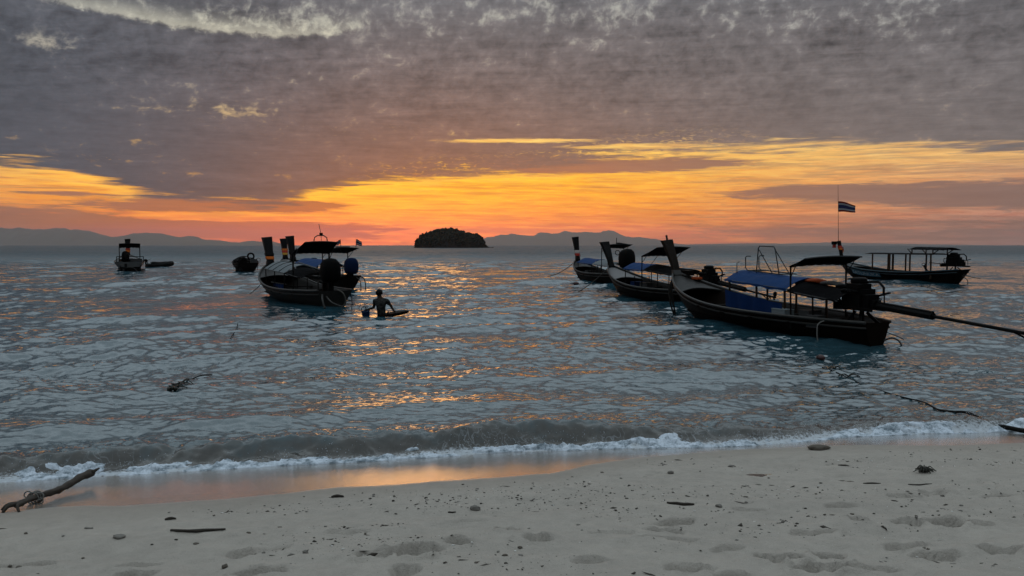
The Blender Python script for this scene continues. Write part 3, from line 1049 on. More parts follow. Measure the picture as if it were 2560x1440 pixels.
def build_spray():
    """loose droplets and flecks thrown up by the breaker: one mass nobody could count"""
    r = np.random.default_rng(3)
    n = 2600
    x = r.uniform(-6.5, 8.5, n)
    keep = r.random(n) < np.clip(0.35 + 0.9 * fbm(x * 2.2, x * 0, 3, 81), 0.05, 1)
    x = x[keep]
    n = len(x)
    s = r.normal(0.20, 0.09, n)
    y = shore_y(x) + s
    base = sea_z(x, y)
    z = base + 0.03 + np.abs(r.normal(0, 0.045, n)) * np.interp(x, [-6, -2, 0.3, 2.5, 3.6, 8], [.7, 1, 1.3, .8, .2, .6])
    rad = r.uniform(0.0018, 0.0055, n)
    octv = np.array([(1, 0, 0), (-1, 0, 0), (0, 1, 0), (0, -1, 0), (0, 0, 1), (0, 0, -1)], float)
    tri = np.array([(0, 2, 4), (2, 1, 4), (1, 3, 4), (3, 0, 4), (2, 0, 5), (1, 2, 5), (3, 1, 5), (0, 3, 5)])
    V = (np.stack([x, y, z], -1)[:, None, :] + octv[None] * rad[:, None, None]).reshape(-1, 3)
    Fc = (tri[None] + (np.arange(n) * 6)[:, None, None]).reshape(-1, 3)
    o = np_obj('spray', V, Fc, bpy.data.materials['sea_foam'], True)
    tag(o, 'fine white spray thrown up over the breaker', None, kind='stuff')


build_spray()

# ------------------------------------------------------------------ far hills, island
def ridge(name, pts, d, depth, seed, rough=0.05):
    """hills at distance d: skyline heights from the photograph's skyline, built as a ridge with spurs"""
    px = np.array([p[0] for p in pts], float)
    py = np.array([p[1] for p in pts], float)
    n, mrow = 260, 26
    xs = np.linspace(px[0], px[-1], n)
    hh = np.interp(xs, px, py)
    hgt = np.maximum((613.0 - hh) / F_PX * d + CAM_H, 0)
    X0 = (xs - 1280) / F_PX * d
    v = np.linspace(-1, 1, mrow)
    X = np.repeat(X0[None, :], mrow, 0)
    Vv = np.repeat(v[:, None], n, 1)
    Y = d + Vv * depth * (1 + 0.2 * fbm(X / (depth * 0.5), Vv, 2, seed))
    prof = np.clip(1 - np.abs(Vv) ** 1.15, 0, 1)
    sp = fbm(X / (depth * 0.16), Y / (depth * 0.3), 4, seed + 5)
    Z = hgt[None, :] * prof * (1 + rough * 2.2 * sp * (np.abs(Vv) > 0.08))
    Z += -3.0 * (np.abs(Vv) > 0.97)
    o = np_obj(name, np.stack([X, Y, Z], -1).reshape(-1, 3), grid_quads(mrow, n), M_hill, True)
    tag(o, kind='structure')
    return o


M_hill = mat('forested_hill', (0.040, 0.050, 0.035), 0.95, 0.05, 0.35, 0.004)
def jag(pts, amp, step, seed):
    """adds tree-lined unevenness between the skyline points"""
    px = np.array([p[0] for p in pts], float); py = np.array([p[1] for p in pts], float)
    xs = np.arange(px[0], px[-1] + 0.1, step)
    y = np.interp(xs, px, py)
    y = y + amp * fbm(xs / 14.0, xs * 0, 4, seed) * np.clip((613 - y) / 10, 0, 1)
    return list(zip(xs, np.minimum(y, 613.4)))


sk_left = [(-520, 590), (-300, 578), (-120, 582), (0, 574), (30, 571), (70, 570), (100, 575), (130, 572), (150, 569), (165, 570), (180, 575), (192, 572), (205, 575), (225, 577), (245, 584), (262, 590), (280, 593), (300, 590), (320, 588), (345, 584), (370, 581), (390, 582), (408, 584), (425, 588), (445, 594), (460, 592), (475, 590), (492, 590), (505, 598), (520, 599), (545, 600), (570, 604), (600, 607), (615, 603), (632, 601), (650, 604), (670, 601), (682, 604), (696, 613)]
sk_right = [(1140, 612), (1180, 604), (1205, 597), (1225, 592), (1250, 587), (1290, 585), (1335, 589), (1348, 580), (1360, 582), (1380, 584), (1398, 582), (1410, 576), (1430, 581), (1450, 580), (1470, 578), (1485, 581), (1500, 579), (1520, 576), (1535, 577), (1548, 588), (1565, 592), (1585, 593), (1605, 594), (1630, 597), (1650, 600), (1672, 606), (1700, 610), (1740, 613)]
sk_far = [(1640, 613), (1760, 610), (1880, 608), (1960, 609), (2060, 606), (2130, 607), (2230, 609), (2360, 611), (2480, 613)]
ridge('distant_hills', jag(sk_left, 0.8, 6, 5), 12500, 900, 1)
ridge('distant_hills', jag(sk_right, 1.3, 4, 9), 15200, 800, 2)
ridge('far_hills', jag(sk_far, 0.5, 8, 13), 16600, 400, 3)


def build_island():
    d = 650.0
    x0, x1 = (1036 - 1280) / F_PX * d, (1222 - 1280) / F_PX * d
    cx, a, b = (x0 + x1) / 2, (x1 - x0) / 2, 24.0
    prof = [(1036, 613), (1042, 600), (1050, 590), (1060, 584), (1078, 576), (1094, 571), (1108, 568), (1126, 567), (1146, 570), (1158, 575), (1176, 581), (1190, 580), (1202, 590), (1210, 600), (1213, 611), (1228, 612.6)]
    px = [(p[0] - 1280) / F_PX * d for p in prof]
    ph = [max((613 - p[1]) / F_PX * d + CAM_H - 2.0, 0.2) for p in prof]
    n, mr = 90, 30
    xs = np.linspace(x0 - 2, x1 + 4, n)
    v = np.linspace(-1, 1, mr)
    X = np.repeat(xs[None, :], mr, 0)
    Vv = np.repeat(v[:, None], n, 1)
    wdt = b * np.clip(1 - np.abs((xs - cx) / (a * 1.08)) ** 2.6, 0.04, 1)
    Y = d + Vv * wdt[None, :]
    H = np.interp(xs, px, ph)
    Z = H[None, :] * np.clip(1 - np.abs(Vv) ** 2.6, 0, 1) * 0.90 + 0.5 * fbm(X * 0.2, Y * 0.2, 3, 4) - 1.0 * (np.abs(Vv) > 0.95)
    o = np_obj('island', np.stack([X, Y, Z], -1).reshape(-1, 3), grid_quads(mr, n), M_rock, True)
    tag(o, kind='structure')
    # forest cover: lumpy crowns, one mass
    r = np.random.default_rng(21)
    bm = bmesh.new()
    bmesh.ops.create_icosphere(bm, subdivisions=2, radius=1.0)
    iv = np.array([vv.co[:] for vv in bm.verts]); bm.verts.ensure_lookup_table()
    it = np.array([[q.index for q in f.verts] for f in bm.faces])
    bm.free()
    VV, FF, o0 = [], [], 0
    cnt = 0
    while cnt < 1500:
        x = r.uniform(x0 + 1, x1 - 1)
        vv = r.uniform(-0.97, 0.6) if r.random() < 0.8 else r.uniform(-1, 1)
        w_ = np.interp(x, xs, wdt)
        y = d + vv * w_
        h = np.interp(x, px, ph) * (1 - abs(vv) ** 2.6) * 0.90
        if h < 0.6:
            continue
        rad = (r.uniform(0.5, 1.3) if r.random() < 0.85 else r.uniform(1.3, 2.1)) * (0.6 if h < 4 else 1.0)
        jit = 1 + 0.22 * r.normal(0, 1, (len(iv), 1))
        p = iv * jit * rad * np.array([1, 1, r.uniform(0.7, 1.15)]) + np.array([x, y, h + rad * r.uniform(-0.3, 0.8)])
        VV.append(p); FF.append(it + o0); o0 += len(iv); cnt += 1
    o = np_obj('island_forest', np.concatenate(VV), np.concatenate(FF), M_forest, False)
    tag(o, 'dark dense forest covering the domed island', None, kind='stuff')


M_rock = mat('dark_rock', (0.008, 0.0075, 0.007), 0.9, 0.05, 0.4, 0.5)
M_forest = mat('forest_leaves', (0.0075, 0.0095, 0.006), 0.9, 0.02, 0.5, 0.3)
build_island()

# ------------------------------------------------------------------ sea air: even haze round the whole scene
def build_haze():
    mb = MB()
    mb.box((0, -300 + 9200, 175 - 5), (2 * 17600, 18600, 358))
    m = bpy.data.materials.new('sea_haze')
    m.use_nodes = True
    m.node_tree.nodes.clear()
    w = NT(m.node_tree)
    pv = w.new('ShaderNodeVolumePrincipled')
    pv.inputs['Color'].default_value = (0.80, 0.77, 0.80, 1)
    pv.inputs['Density'].default_value = HAZE
    pv.inputs['Anisotropy'].default_value = 0.65
    out = w.new('ShaderNodeOutputMaterial')
    w.l.new(pv.outputs[0], out.inputs['Volume'])
    o = mb.build('haze', m)
    tag(o, 'thin pale haze of sea air over the water', None, kind='stuff')
    o.display_type = 'BOUNDS'


build_haze()

# ================================================================== boats
class Boat:
    """a long-tail boat: hull lofted along stations, fittings added as parts. local +y is the bow."""
    def __init__(s, name, label, stern, bow, beam=2.0, fmid=0.50, fstern=0.55, fbow=1.3, stern_w=0.55, hull='hull_dark',
                 deck='deck', rail='rail', deck_t=0.80, roll=0.0, pitch=0.0, bow_full=3.0, rake=0.22, draft=0.32, name_cat='boat', group=None, stern_lift=0.0):
        st, bw = Vector((*stern, 0)), Vector((*bow, 0))
        v = bw - st
        s.L = v.length
        s.th = atan2(-v.x, v.y)
        s.c = (st + bw) / 2
        s.root = thing(name, label, name_cat, s.c, s.th, group, rx=pitch, ry=roll)
        s.beam, s.fmid, s.fstern, s.fbow, s.stern_w = beam, fmid, fstern, fbow, stern_w
        s.bow_full, s.rake, s.draft = bow_full, rake, draft
        s.make_hull(M[hull], M[deck], M[rail], deck_t)

    def t(s, y): return (y + s.L / 2) / s.L
    def y(s, t): return -s.L / 2 + s.L * t

    def sheer(s, t):
        z = s.fmid
        if t < 0.4:
            z += (s.fstern - s.fmid) * ((0.4 - t) / 0.4) ** 2
        else:
            z += (s.fbow - s.fmid) * ((t - 0.4) / 0.6) ** 2.5
        return z

    def half(s, t):
        if t < 0.42:
            f = s.stern_w + (1 - s.stern_w) * sin(pi / 2 * t / 0.42) ** 0.9
        else:
            u = (t - 0.42) / 0.58
            f = max(1 - u ** s.bow_full, 0) ** 0.85
        return max(s.beam / 2 * f, 0.035)

    def keel(s, t):
        k = -s.draft
        if t > 0.66:
            k += (s.fbow + s.draft - 0.12) * ((t - 0.66) / 0.34) ** 2.6
        if t < 0.3:
            k += 0.14 * ((0.3 - t) / 0.3) ** 2
        return k

    def pt(s, t, u, inset=0.0, side=1):
        """point on the shell: u 0 keel .. 1 sheer"""
        b, z1, z0 = s.half(t), s.sheer(t), s.keel(t)
        wdt = max(b - inset, 0.008) * (u ** 0.5 * 0.86 + 0.14 * u)
        z = z0 + inset * 1.5 * (1 - u) + (z1 - z0) * u ** 1.12
        yy = s.y(t)
        if t < 0.12:
            yy -= s.rake * max(z, 0) * (1 - t / 0.12)
        return Vector((side * wdt, yy, z))

    def make_hull(s, mh, md, mr, deck_t):
        nt, nu = 44, 9
        ts = [0.5 - 0.5 * cos(pi * (i / nt) ** 0.92) if True else i / nt for i in range(nt + 1)]
        mb = MB()
        us = [(j / nu) for j in range(nu + 1)]
        # cross-section ring: outer port sheer -> keel -> starboard sheer -> inner back
        rings = []
        for t in ts:
            r = [s.pt(t, u, 0, -1) for u in reversed(us)] + [s.pt(t, u, 0, 1) for u in us[1:]]
            r += [s.pt(t, u, 0.045, 1) for u in reversed(us)] + [s.pt(t, u, 0.045, -1) for u in us[1:]]
            rings.append(r)
        n = len(rings[0])
        vs = [q for r in rings for q in r]
        fs = []
        for i in range(nt):
            for k in range(n):
                k2 = (k + 1) % n
                fs.append((i * n + k, (i + 1) * n + k, (i + 1) * n + k2, i * n + k2))
        mb.add(vs, fs)
        # transom: outer half ring closed
        o = 2 * nu + 1
        mb.add([rings[0][k] for k in range(o)], [tuple(range(o - 1, -1, -1))])
        mb.add([q + Vector((0, 0.05, 0)) for q in rings[0][:o]], [tuple(range(o))])
        s.hull = mb.build('hull', mh, s.root)
        # smooth sides only
        me = s.hull.data
        me.polygons.foreach_set('use_smooth', np.array([len(p.vertices) == 4 for p in me.polygons]))
        # gunwale rails, one each side, and a rub strake below each
        for side in (-1, 1):
            pts = [s.pt(t, 1.0, 0.02, side) + Vector((side * 0.02, 0, 0.015)) for t in ts]
            MB().tube(pts, 0.038, 6).build('gunwale_rail', mr, s.root, True)
            pts = [s.pt(t, 0.86, 0.0, side) + Vector((side * 0.012, 0, 0)) for t in ts]
            MB().tube(pts, 0.024, 6).build('rub_strake', mr, s.hull, True)
        # bottom boards
        t0, t1 = 0.06, 0.80
        m2 = MB()
        k = 16
        for i in range(3):
            x0, x1 = -0.5 + i * 0.335, -0.5 + i * 0.335 + 0.32
            def fn(u, v, x0=x0, x1=x1):
                t = t0 + (t1 - t0) * v
                w = max(s.half(t) - 0.12, 0.03) * 1.0
                return (w * 2 * (x0 + (x1 - x0) * u) * 0.86, s.y(t), 0.20 + max(0, s.keel(t) - 0.0))
            MB().sheet(fn, 2, k, 0.025).build('floorboard', M['inside'], s.root)
        # foredeck
        m3 = MB()
        def fd(u, v):
            x = u * 2 - 1
            tt = deck_t + (0.985 - deck_t) * v
            # hollow aft edge
            tt = tt + (1 - v) * 0.035 * (1 - x * x)
            w = s.half(tt) - 0.03
            return (x * w, s.y(tt), s.sheer(tt) - 0.035 + 0.03 * (1 - x * x))
        m3.sheet(fd, 8, 10, 0.03).build('foredeck', md, s.root, False)
        # stern deck
        def sd(u, v):
            x = u * 2 - 1
            tt = 0.012 + 0.085 * v
            return (x * (s.half(tt) - 0.04), s.y(tt) - s.rake * s.sheer(tt) * max(0, 1 - tt / 0.12), s.sheer(tt) - 0.03)
        MB().sheet(sd, 4, 4, 0.03).build('stern_deck', M['inside'], s.root)
        for tt in (0.22, 0.36, 0.50, 0.64):
            w = s.half(tt) - 0.03
            MB().box((0, s.y(tt), s.sheer(tt) - 0.14), (2 * w * 0.98, 0.24, 0.035)).build('thwart', M['inside'], s.root)

    # ---------------------------------------------------------------- fittings
    def prow(s, ztop, mat_='prow', lean=0.62, w0=0.20, w1=0.36, d0=0.14, d1=0.24, sashes=(), peg=False):
        y0, z0 = s.L / 2 - 0.22, s.fbow - 0.35
        rings = []
        N = 10
        for i in range(N + 1):
            u = i / N
            z = z0 + (ztop - z0) * u
            k = max(0, (z - s.fbow + 0.1)) / (ztop - s.fbow + 0.1)
            yc = y0 + 0.10 * u + lean * k ** 1.25
            w = w0 + (w1 - w0) * k ** 1.3
            d = d0 + (d1 - d0) * k ** 1.2
            rings.append([Vector((a * w / 2, yc + b * d / 2, z + (0.02 * a if i == N else 0))) for a, b in ((-1, -1), (1, -1), (1, 1), (-1, 1))])
        s._prow = (y0, z0, ztop, lean)
        o = MB().loft(rings).build('prow_post', M[mat_], s.root)
        if peg:
            MB().beam(rings[-1][0].lerp(rings[-1][2], 0.6), rings[-1][0].lerp(rings[-1][2], 0.6) + Vector((0.0, 0.05, 0.16)), 0.05, 0.05).build('peg', M[mat_], o)
        # carved collar at the foot of the post
        c = []
        for u, g in ((0.16, 1.2), (0.24, 1.35), (0.34, 1.1)):
            r = rings[int(u * N)]
            ce = sum(r, Vector()) / 4
            c.append([ce + (q - ce) * g for q in r])
        MB().loft(c).build('collar', M['rail'] if mat_ == 'prow' else M['prow_dark'], o)
        def at(z):
            for i in range(N):
                if rings[i][0].z <= z <= rings[i + 1][0].z + 1e-6:
                    f = (z - rings[i][0].z) / (rings[i + 1][0].z - rings[i][0].z)
                    return [a.lerp(b, f) for a, b in zip(rings[i], rings[i + 1])]
            return rings[-1]
        for zc, h, mm in sashes:
            rr = []
            for dz, g in ((-h / 2, 1.1), (-h * 0.2, 1.2), (h * 0.2, 1.18), (h / 2, 1.08)):
                r = at(zc + dz)
                ce = sum(r, Vector()) / 4
                sub = []
                for a, b in zip(r, r[1:] + r[:1]):
                    sub += [ce + (a - ce) * g, ce + (a.lerp(b, 0.5) - ce) * (g + 0.12)]
                rr.append(sub)
            sa = MB().loft(rr).build('sash', M[mm], s.root)
            # a loose hanging end
            r = at(zc)
            ce = sum(r, Vector()) / 4
            pts = lambda u, v: (ce.x + 0.13 + 0.03 * sin(v * 5), ce.y - 0.12 - 0.03 * v + (u - 0.5) * 0.09, zc - v * 0.26)
            MB().sheet(pts, 2, 5, 0.006).build('sash_end', M[mm], sa)

    def arch(s, y0, y1, hw, ze0, ze1, rise, mat_, posts=(), post_mat='pole', post_r=0.022, name='awning', lip=0.0, foot=None, sag=0.02, rails=True, pairs=True, over=0.06, crown=1.7):
        """arched awning from y0 (aft) to y1 (fore)"""
        def fn(u, v):
            x = (u * 2 - 1)
            yy = y0 + (y1 - y0) * v
            ze = ze0 + (ze1 - ze0) * v
            z = ze + rise * (1 - abs(x) ** crown) - sag * sin(pi * v * max(1, len(posts) - 1)) ** 2 + 0.006 * sin(v * 23 + x * 7)
            return (x * hw, yy, z)
        o = MB().sheet(fn, 14, 16, 0.014).build(name, M[mat_], s.root, False)
        if lip:
            for sd in (-1, 1):
                def vl(u, v, sd=sd):
                    p = fn(0 if sd < 0 else 1, u)
                    return (p[0] + sd * 0.006 * (1 + v), p[1], p[2] - v * lip * (0.9 + 0.12 * sin(u * 31)))
                m = MB()
                top = [[Vector(vl(i / 24, j)) for i in range(25)] for j in (0, 1)]
                vs = top[0] + top[1] + [q + Vector((sd * 0.008, 0, 0)) for q in top[0] + top[1]]
                fs = []
                for i in range(24):
                    fs += [(i, i + 1, 26 + i, 25 + i), (50 + i, 75 + i, 76 + i, 51 + i)]
                m.add(vs, fs).build('valance', M[mat_], o)
        if rails:
            for sd in (-1, 1):
                MB().tube([(sd * hw, y0 - over, ze0 - 0.02), (sd * hw, y1 + over, ze1 - 0.02)], 0.016, 6).build('edge_rail', M['steel'], o)
        for py in posts:
            v = (py - y0) / (y1 - y0)
            ze = ze0 + (ze1 - ze0) * v
            for sd in ((-1, 1) if pairs else (-1,)):
                zb = 0.16 if foot is None else foot
                xb = min(hw * 0.96, s.half(s.t(py)) - 0.12) if -s.L / 2 < py else hw * 0.9
                MB().tube([(sd * xb, py, zb), (sd * hw * 0.97, py, ze)], post_r, 6).build('post', M[post_mat], s.root)
        return o

    def shade(s, yf, ya, hwf, hwa, zf, za, posts_y=None, post_r=0.024, lip=0.05):
        """small sunshade over the helm: low fore edge on two posts, aft edge tilted up"""
        def fn(u, v):
            x = u * 2 - 1
            hw = hwf + (hwa - hwf) * v
            return (x * hw, yf + (ya - yf) * v, zf + (za - zf) * v + 0.035 * (1 - x * x) - 0.015 * sin(pi * v))
        o = MB().sheet(fn, 10, 8, 0.012).build('sunshade', M['tarp_black'], s.root)
        for v, z_ in ((0.0, zf), (1.0, za)):
            hw = hwf if v == 0 else hwa
            yy = yf if v == 0 else ya
            MB().tube([(hw * (2 * i / 8 - 1), yy, z_ + 0.035 * (1 - (2 * i / 8 - 1) ** 2) - 0.02) for i in range(9)], 0.015, 6).build('shade_bow', M['steel'], o)
        if lip:
            m = MB()
            a = [Vector(fn(i / 20, 0)) for i in range(21)]
            c = [q + Vector((0, 0.004, -lip * (0.8 + 0.35 * sin(i * 2.1) ** 2))) for i, q in enumerate(a)]
            d = [q + Vector((0, 0.008, 0)) for q in a + c]
            m.add(a + c + d, [f for i in range(20) for f in ((i, i + 1, 22 + i, 21 + i), (42 + i, 63 + i, 64 + i, 43 + i))])
            m.build('valance', M['tarp_black'], o)
        py = yf if posts_y is None else posts_y
        for sd in (-1, 1):
            xb = min(hwf * 0.97, s.half(s.t(py)) - 0.06)
            MB().tube([(sd * xb, py, 0.2), (sd * hwf * 0.97, py, zf * 0.7), (sd * hwf * 0.97, yf - 0.01, zf)], post_r, 6).build('post', M['pole'], s.root)
            MB().tube([(sd * hwf * 0.97, yf - 0.01, zf - 0.28), (sd * (hwf + hwa) / 2, (yf + ya) / 2, (zf + za) / 2 - 0.02)], 0.012, 6).build('brace', M['steel'], o)
        return o

    def cloth(s, y0, y1, x, z0a, z1a, z0b, z1b, mat_):
        """hanging side cloth"""
        m = MB()
        nu, nv = 26, 6
        def fn(i, j):
            u, v = i / nu, j / nv
            zt = z1a + (z1b - z1a) * u
            zb = z0a + (z0b - z0a) * u
            return Vector((x + 0.025 * sin(u * 26) * (0.3 + v), y0 + (y1 - y0) * u, zt + (zb - zt) * v - 0.02 * sin(pi * 3 * u) ** 2 * (1 - v)))
        f = [fn(i, j) for j in range(nv + 1) for i in range(nu + 1)]
        b = [q + Vector((0.008, 0, 0)) for q in f]
        w = nu + 1
        n = len(f)
        fs = []
        for j in range(nv):
            for i in range(nu):
                a = j * w + i
                fs += [(a, a + 1, a + w + 1, a + w), (n + a, n + a + w, n + a + w + 1, n + a + 1)]
        m.add(f + b, fs)
        return m.build('side_cloth', M[mat_], s.root, True)

    def box(s, name, c, sz, mat_, rz=0.0, lid=True):
        R = Matrix.Rotation(rz, 3, 'Z')
        o = MB().box(c, sz, R).build(name, M[mat_], s.root)
        if lid:
            MB().box((c[0], c[1], c[2] + sz[2] / 2 + 0.012), (sz[0] * 1.04, sz[1] * 1.04, 0.026), R).build('lid', M[mat_], o)
        return o

    def rope(s, pts, r=0.014, mat_='rope', name='rope'):
        # smooth a polyline by subdividing
        P_ = [Vector(p) for p in pts]
        out = []
        for i in range(len(P_) - 1):
            p0, p1, p2, p3 = P_[max(i - 1, 0)], P_[i], P_[i + 1], P_[min(i + 2, len(P_) - 1)]
            for k in range(6):
                u = k / 6
                out.append(0.5 * ((2 * p1) + (p2 - p0) * u + (2 * p0 - 5 * p1 + 4 * p2 - p3) * u * u + (3 * p1 - p0 - 3 * p2 + p3) * u ** 3))
        out.append(P_[-1])
        return MB().tube(out, r, 6).build(name, M[mat_], s.root, True)

    def engine(s, y, z, shaft_len=4.2, drop=0.33, yaw=0.0, scale=1.0, bracket=True, tiller=0.9, sleeve=1.7):
        """automotive engine on a swivel with the long propeller shaft"""
        k = scale
        e = MB()
        e.box((0, y, z + 0.28 * k), (0.42 * k, 0.56 * k, 0.40 * k))
        e.box((0.02, y + 0.03 * k, z + 0.53 * k), (0.30 * k, 0.46 * k, 0.14 * k))
        e.box((-0.16 * k, y - 0.1 * k, z + 0.55 * k), (0.12 * k, 0.34 * k, 0.10 * k))
        e.lathe([(0.0, 0), (0.16 * k, 0.0), (0.18 * k, 0.03), (0.18 * k, 0.10), (0.14 * k, 0.13), (0.02, 0.14)], (0.05, y + 0.06 * k, z + 0.60 * k), 14)
        for i in range(4):
            e.lathe([(0.03 * k, 0), (0.04 * k, 0.02), (0.04 * k, 0.10), (0.02 * k, 0.12)], (-0.2 * k, y - 0.2 * k + i * 0.13 * k, z + 0.44 * k), 8, Matrix.Rotation(-pi / 2, 3, 'Y'))
        e.lathe([(0.02, 0), (0.17 * k, 0.01), (0.17 * k, 0.05), (0.05, 0.07)], (0, y + 0.32 * k, z + 0.24 * k), 14, Matrix.Rotation(-pi / 2, 3, 'X'))
        e.box((0, y - 0.36 * k, z + 0.22 * k), (0.30 * k, 0.22 * k, 0.30 * k))
        e.box((0, y - 0.50 * k, z + 0.16 * k), (0.20 * k, 0.18 * k, 0.20 * k))
        eng = e.build('engine_block', M['iron'], s.root)
        MB().tube([(0.2 * k, y + 0.12 * k, z + 0.50 * k), (0.28 * k, y + 0.05, z + 0.62 * k), (0.27 * k, y - 0.32 * k, z + 0.64 * k), (0.24 * k, y - 0.50 * k, z + 0.52 * k), (0.22 * k, y - 0.52 * k, z + 0.34 * k)], 0.028 * k, 8).build('exhaust_pipe', M['iron'], eng, True)
        MB().tube([(-0.1, y + 0.34 * k, z + 0.36 * k), (-0.16, y + 0.48 * k, z + 0.42 * k), (-0.14, y + 0.52 * k, z + 0.26 * k), (-0.08, y + 0.42 * k, z + 0.10 * k), (-0.05, y + 0.3 * k, z + 0.06 * k)], 0.022 * k, 8).build('hose', M['rubber'], eng, True)
        MB().lathe([(0.02, 0), (0.15 * k, 0), (0.15 * k, 0.16), (0.12 * k, 0.2), (0.02, 0.21)], (-0.02, y + 0.62 * k, z - 0.02), 14).build('fuel_can', M['cowl_black'], s.root, True)
        # frame under the engine and swivel
        m = MB()
        for sd in (-1, 1):
            m.beam((sd * 0.2 * k, y + 0.42 * k, z + 0.05), (sd * 0.17 * k, y - 0.62 * k, z + 0.04), 0.05, 0.06)
        m.beam((-0.24 * k, y + 0.2 * k, z + 0.03), (0.24 * k, y + 0.2 * k, z + 0.03), 0.05, 0.05)
        m.build('engine_bed', M['iron'], eng)
        zd = s.sheer(max(s.t(y), 0.02)) - 0.04
        sw = MB()
        sw.tube([(0, y - 0.10, zd - 0.3), (0, y - 0.10, z + 0.06)], 0.045, 8)
        for sd in (-1, 1):
            sw.beam((sd * 0.36, y + 0.30, zd - 0.3), (sd * 0.10, y - 0.02, z - 0.02), 0.05, 0.05)
            sw.beam((sd * 0.30, y - 0.42, zd - 0.1), (sd * 0.08, y - 0.16, z - 0.04), 0.06, 0.06)
        sw.build('swivel_stand', M['iron'], s.root)
        # tiller bar pointing forward and lever aft
        MB().tube([(0.0, y + 0.4 * k, z + 0.12), (0.05, y + 0.4 + tiller, z + 0.20)], 0.02, 6).build('tiller_bar', M['iron'], s.root)
        MB().beam((0.0, y - 0.55 * k, z + 0.34), (0.0, y - 0.95 * k, z + 0.44), 0.07, 0.035).build('lifting_handle', M['iron'], s.root)
        MB().beam((0.0, y - 0.80 * k, z + 0.40), (0.0, y - 0.80 * k, z + 0.10), 0.02, 0.02).build('handle_strut', M['iron'], s.root)
        if shaft_len:
            a = Vector((0, y - 0.45, z + 0.14))
            dr = Vector((sin(yaw), -cos(yaw), 0))
            b = a + dr * shaft_len + Vector((0, 0, -drop))
            c = a.lerp(b, sleeve / shaft_len)
            MB().tube([a, c], 0.075, 10).build('shaft_sleeve', M['iron'], s.root)
            MB().tube([a + Vector((0, 0, 0.075)), c + Vector((0, 0, 0.075))], 0.03, 8).build('sleeve_stay', M['iron'], s.root)
            MB().tube([c, b], 0.034, 8).build('propeller_shaft', M['iron'], s.root)
            if bracket:
                bk = MB()
                p0, p1 = a.lerp(b, 0.80), a.lerp(b, 0.985)
                q = p1 + Vector((0, 0, -0.24))
                bk.tube([p0, q], 0.018, 6)
                bk.tube([p1, q], 0.018, 6)
                bk.tube([a.lerp(b, 0.87) , p0.lerp(q, 0.55)], 0.014, 6)
                bk.tube([a.lerp(b, 0.93), p0.lerp(q, 0.55)], 0.014, 6)
                bk.tube([a.lerp(b, 0.93), p0.lerp(q, 0.82)], 0.014, 6)
                bk.build('skeg', M['iron'], s.root)
            pr = MB()
            d = (b - a).normalized()
            side = Vector((1, 0, 0))
            up = d.cross(side).normalized()
            for sg in (-1, 1):
                r = []
                for u, wv in ((0.02, 0.02), (0.08, 0.05), (0.15, 0.05), (0.19, 0.01)):
                    ce = b + up * sg * u
                    r.append([ce + side * wv + d * 0.03 * sg, ce - side * wv - d * 0.03 * sg, ce - side * wv - d * 0.03 * sg + d * 0.008, ce + side * wv + d * 0.03 * sg + d * 0.008])
                pr.loft(r)
            pr.tube([b - d * 0.04, b + d * 0.07], [0.04, 0.02], 8)
            pr.build('propeller', M['iron'], s.root)
        return eng

    def outboard(s, x, y, z, k=1.0, mat_='cowl_black', tilt=0.25):
        R = Matrix.Rotation(tilt, 3, 'X')
        prof = [((0.16, 0.20), 0.0), ((0.22, 0.30), 0.06), ((0.25, 0.34), 0.20), ((0.25, 0.35), 0.38), ((0.22, 0.32), 0.54), ((0.14, 0.22), 0.64), ((0.04, 0.08), 0.67)]
        rings = []
        for (a, b), h in prof:
            rg = []
            for i in range(16):
                an = 2 * pi * i / 16
                ca, sa = cos(an), sin(an)
                rg.append(Vector((x, y, z)) + R @ Vector((abs(ca) ** 0.6 * (1 if ca > 0 else -1) * a * k, abs(sa) ** 0.6 * (1 if sa > 0 else -1) * b * k - 0.06 * k, h * k)))
            rings.append(rg)
        o = MB().loft(rings).build('outboard_cowl', M[mat_], s.root, True)
        m = MB()
        m.box(Vector((x, y, z)) + R @ Vector((0, 0.02, -0.32 * k)), (0.15 * k, 0.22 * k, 0.66 * k), R)
        m.box(Vector((x, y, z)) + R @ Vector((0, -0.05 * k, -0.66 * k)), (0.20 * k, 0.34 * k, 0.03), R)
        m.build('outboard_leg', M['iron'], s.root)
        g = MB()
        g.tube([Vector((x, y, z)) + R @ Vector((0, 0.18 * k, -0.80 * k)), Vector((x, y, z)) + R @ Vector((0, 0.0, -0.80 * k)), Vector((x, y, z)) + R @ Vector((0, -0.28 * k, -0.80 * k))], [0.02, 0.07 * k, 0.03], 8)
        g.box(Vector((x, y, z)) + R @ Vector((0, 0, -0.95 * k)), (0.02, 0.16 * k, 0.24 * k), R)
        g.build('gearcase', M['iron'], s.root)
        m = MB()
        m.box((x, y + 0.22 * k, z - 0.22 * k), (0.30 * k, 0.14 * k, 0.42 * k))
        m.build('transom_bracket', M['iron'], s.root)
        return o

    def tyre(s, c, R0=0.28, r=0.08, rot=None, name='tyre_fender'):
        pts = []
        for i in range(20):
            a = 2 * pi * i / 20
            v = Vector((R0 * cos(a), 0, R0 * sin(a)))
            pts.append(Vector(c) + (rot @ v if rot is not None else v))
        return MB().tube(pts, r, 8, closed=True).build(name, M['rubber'], s.root, True)

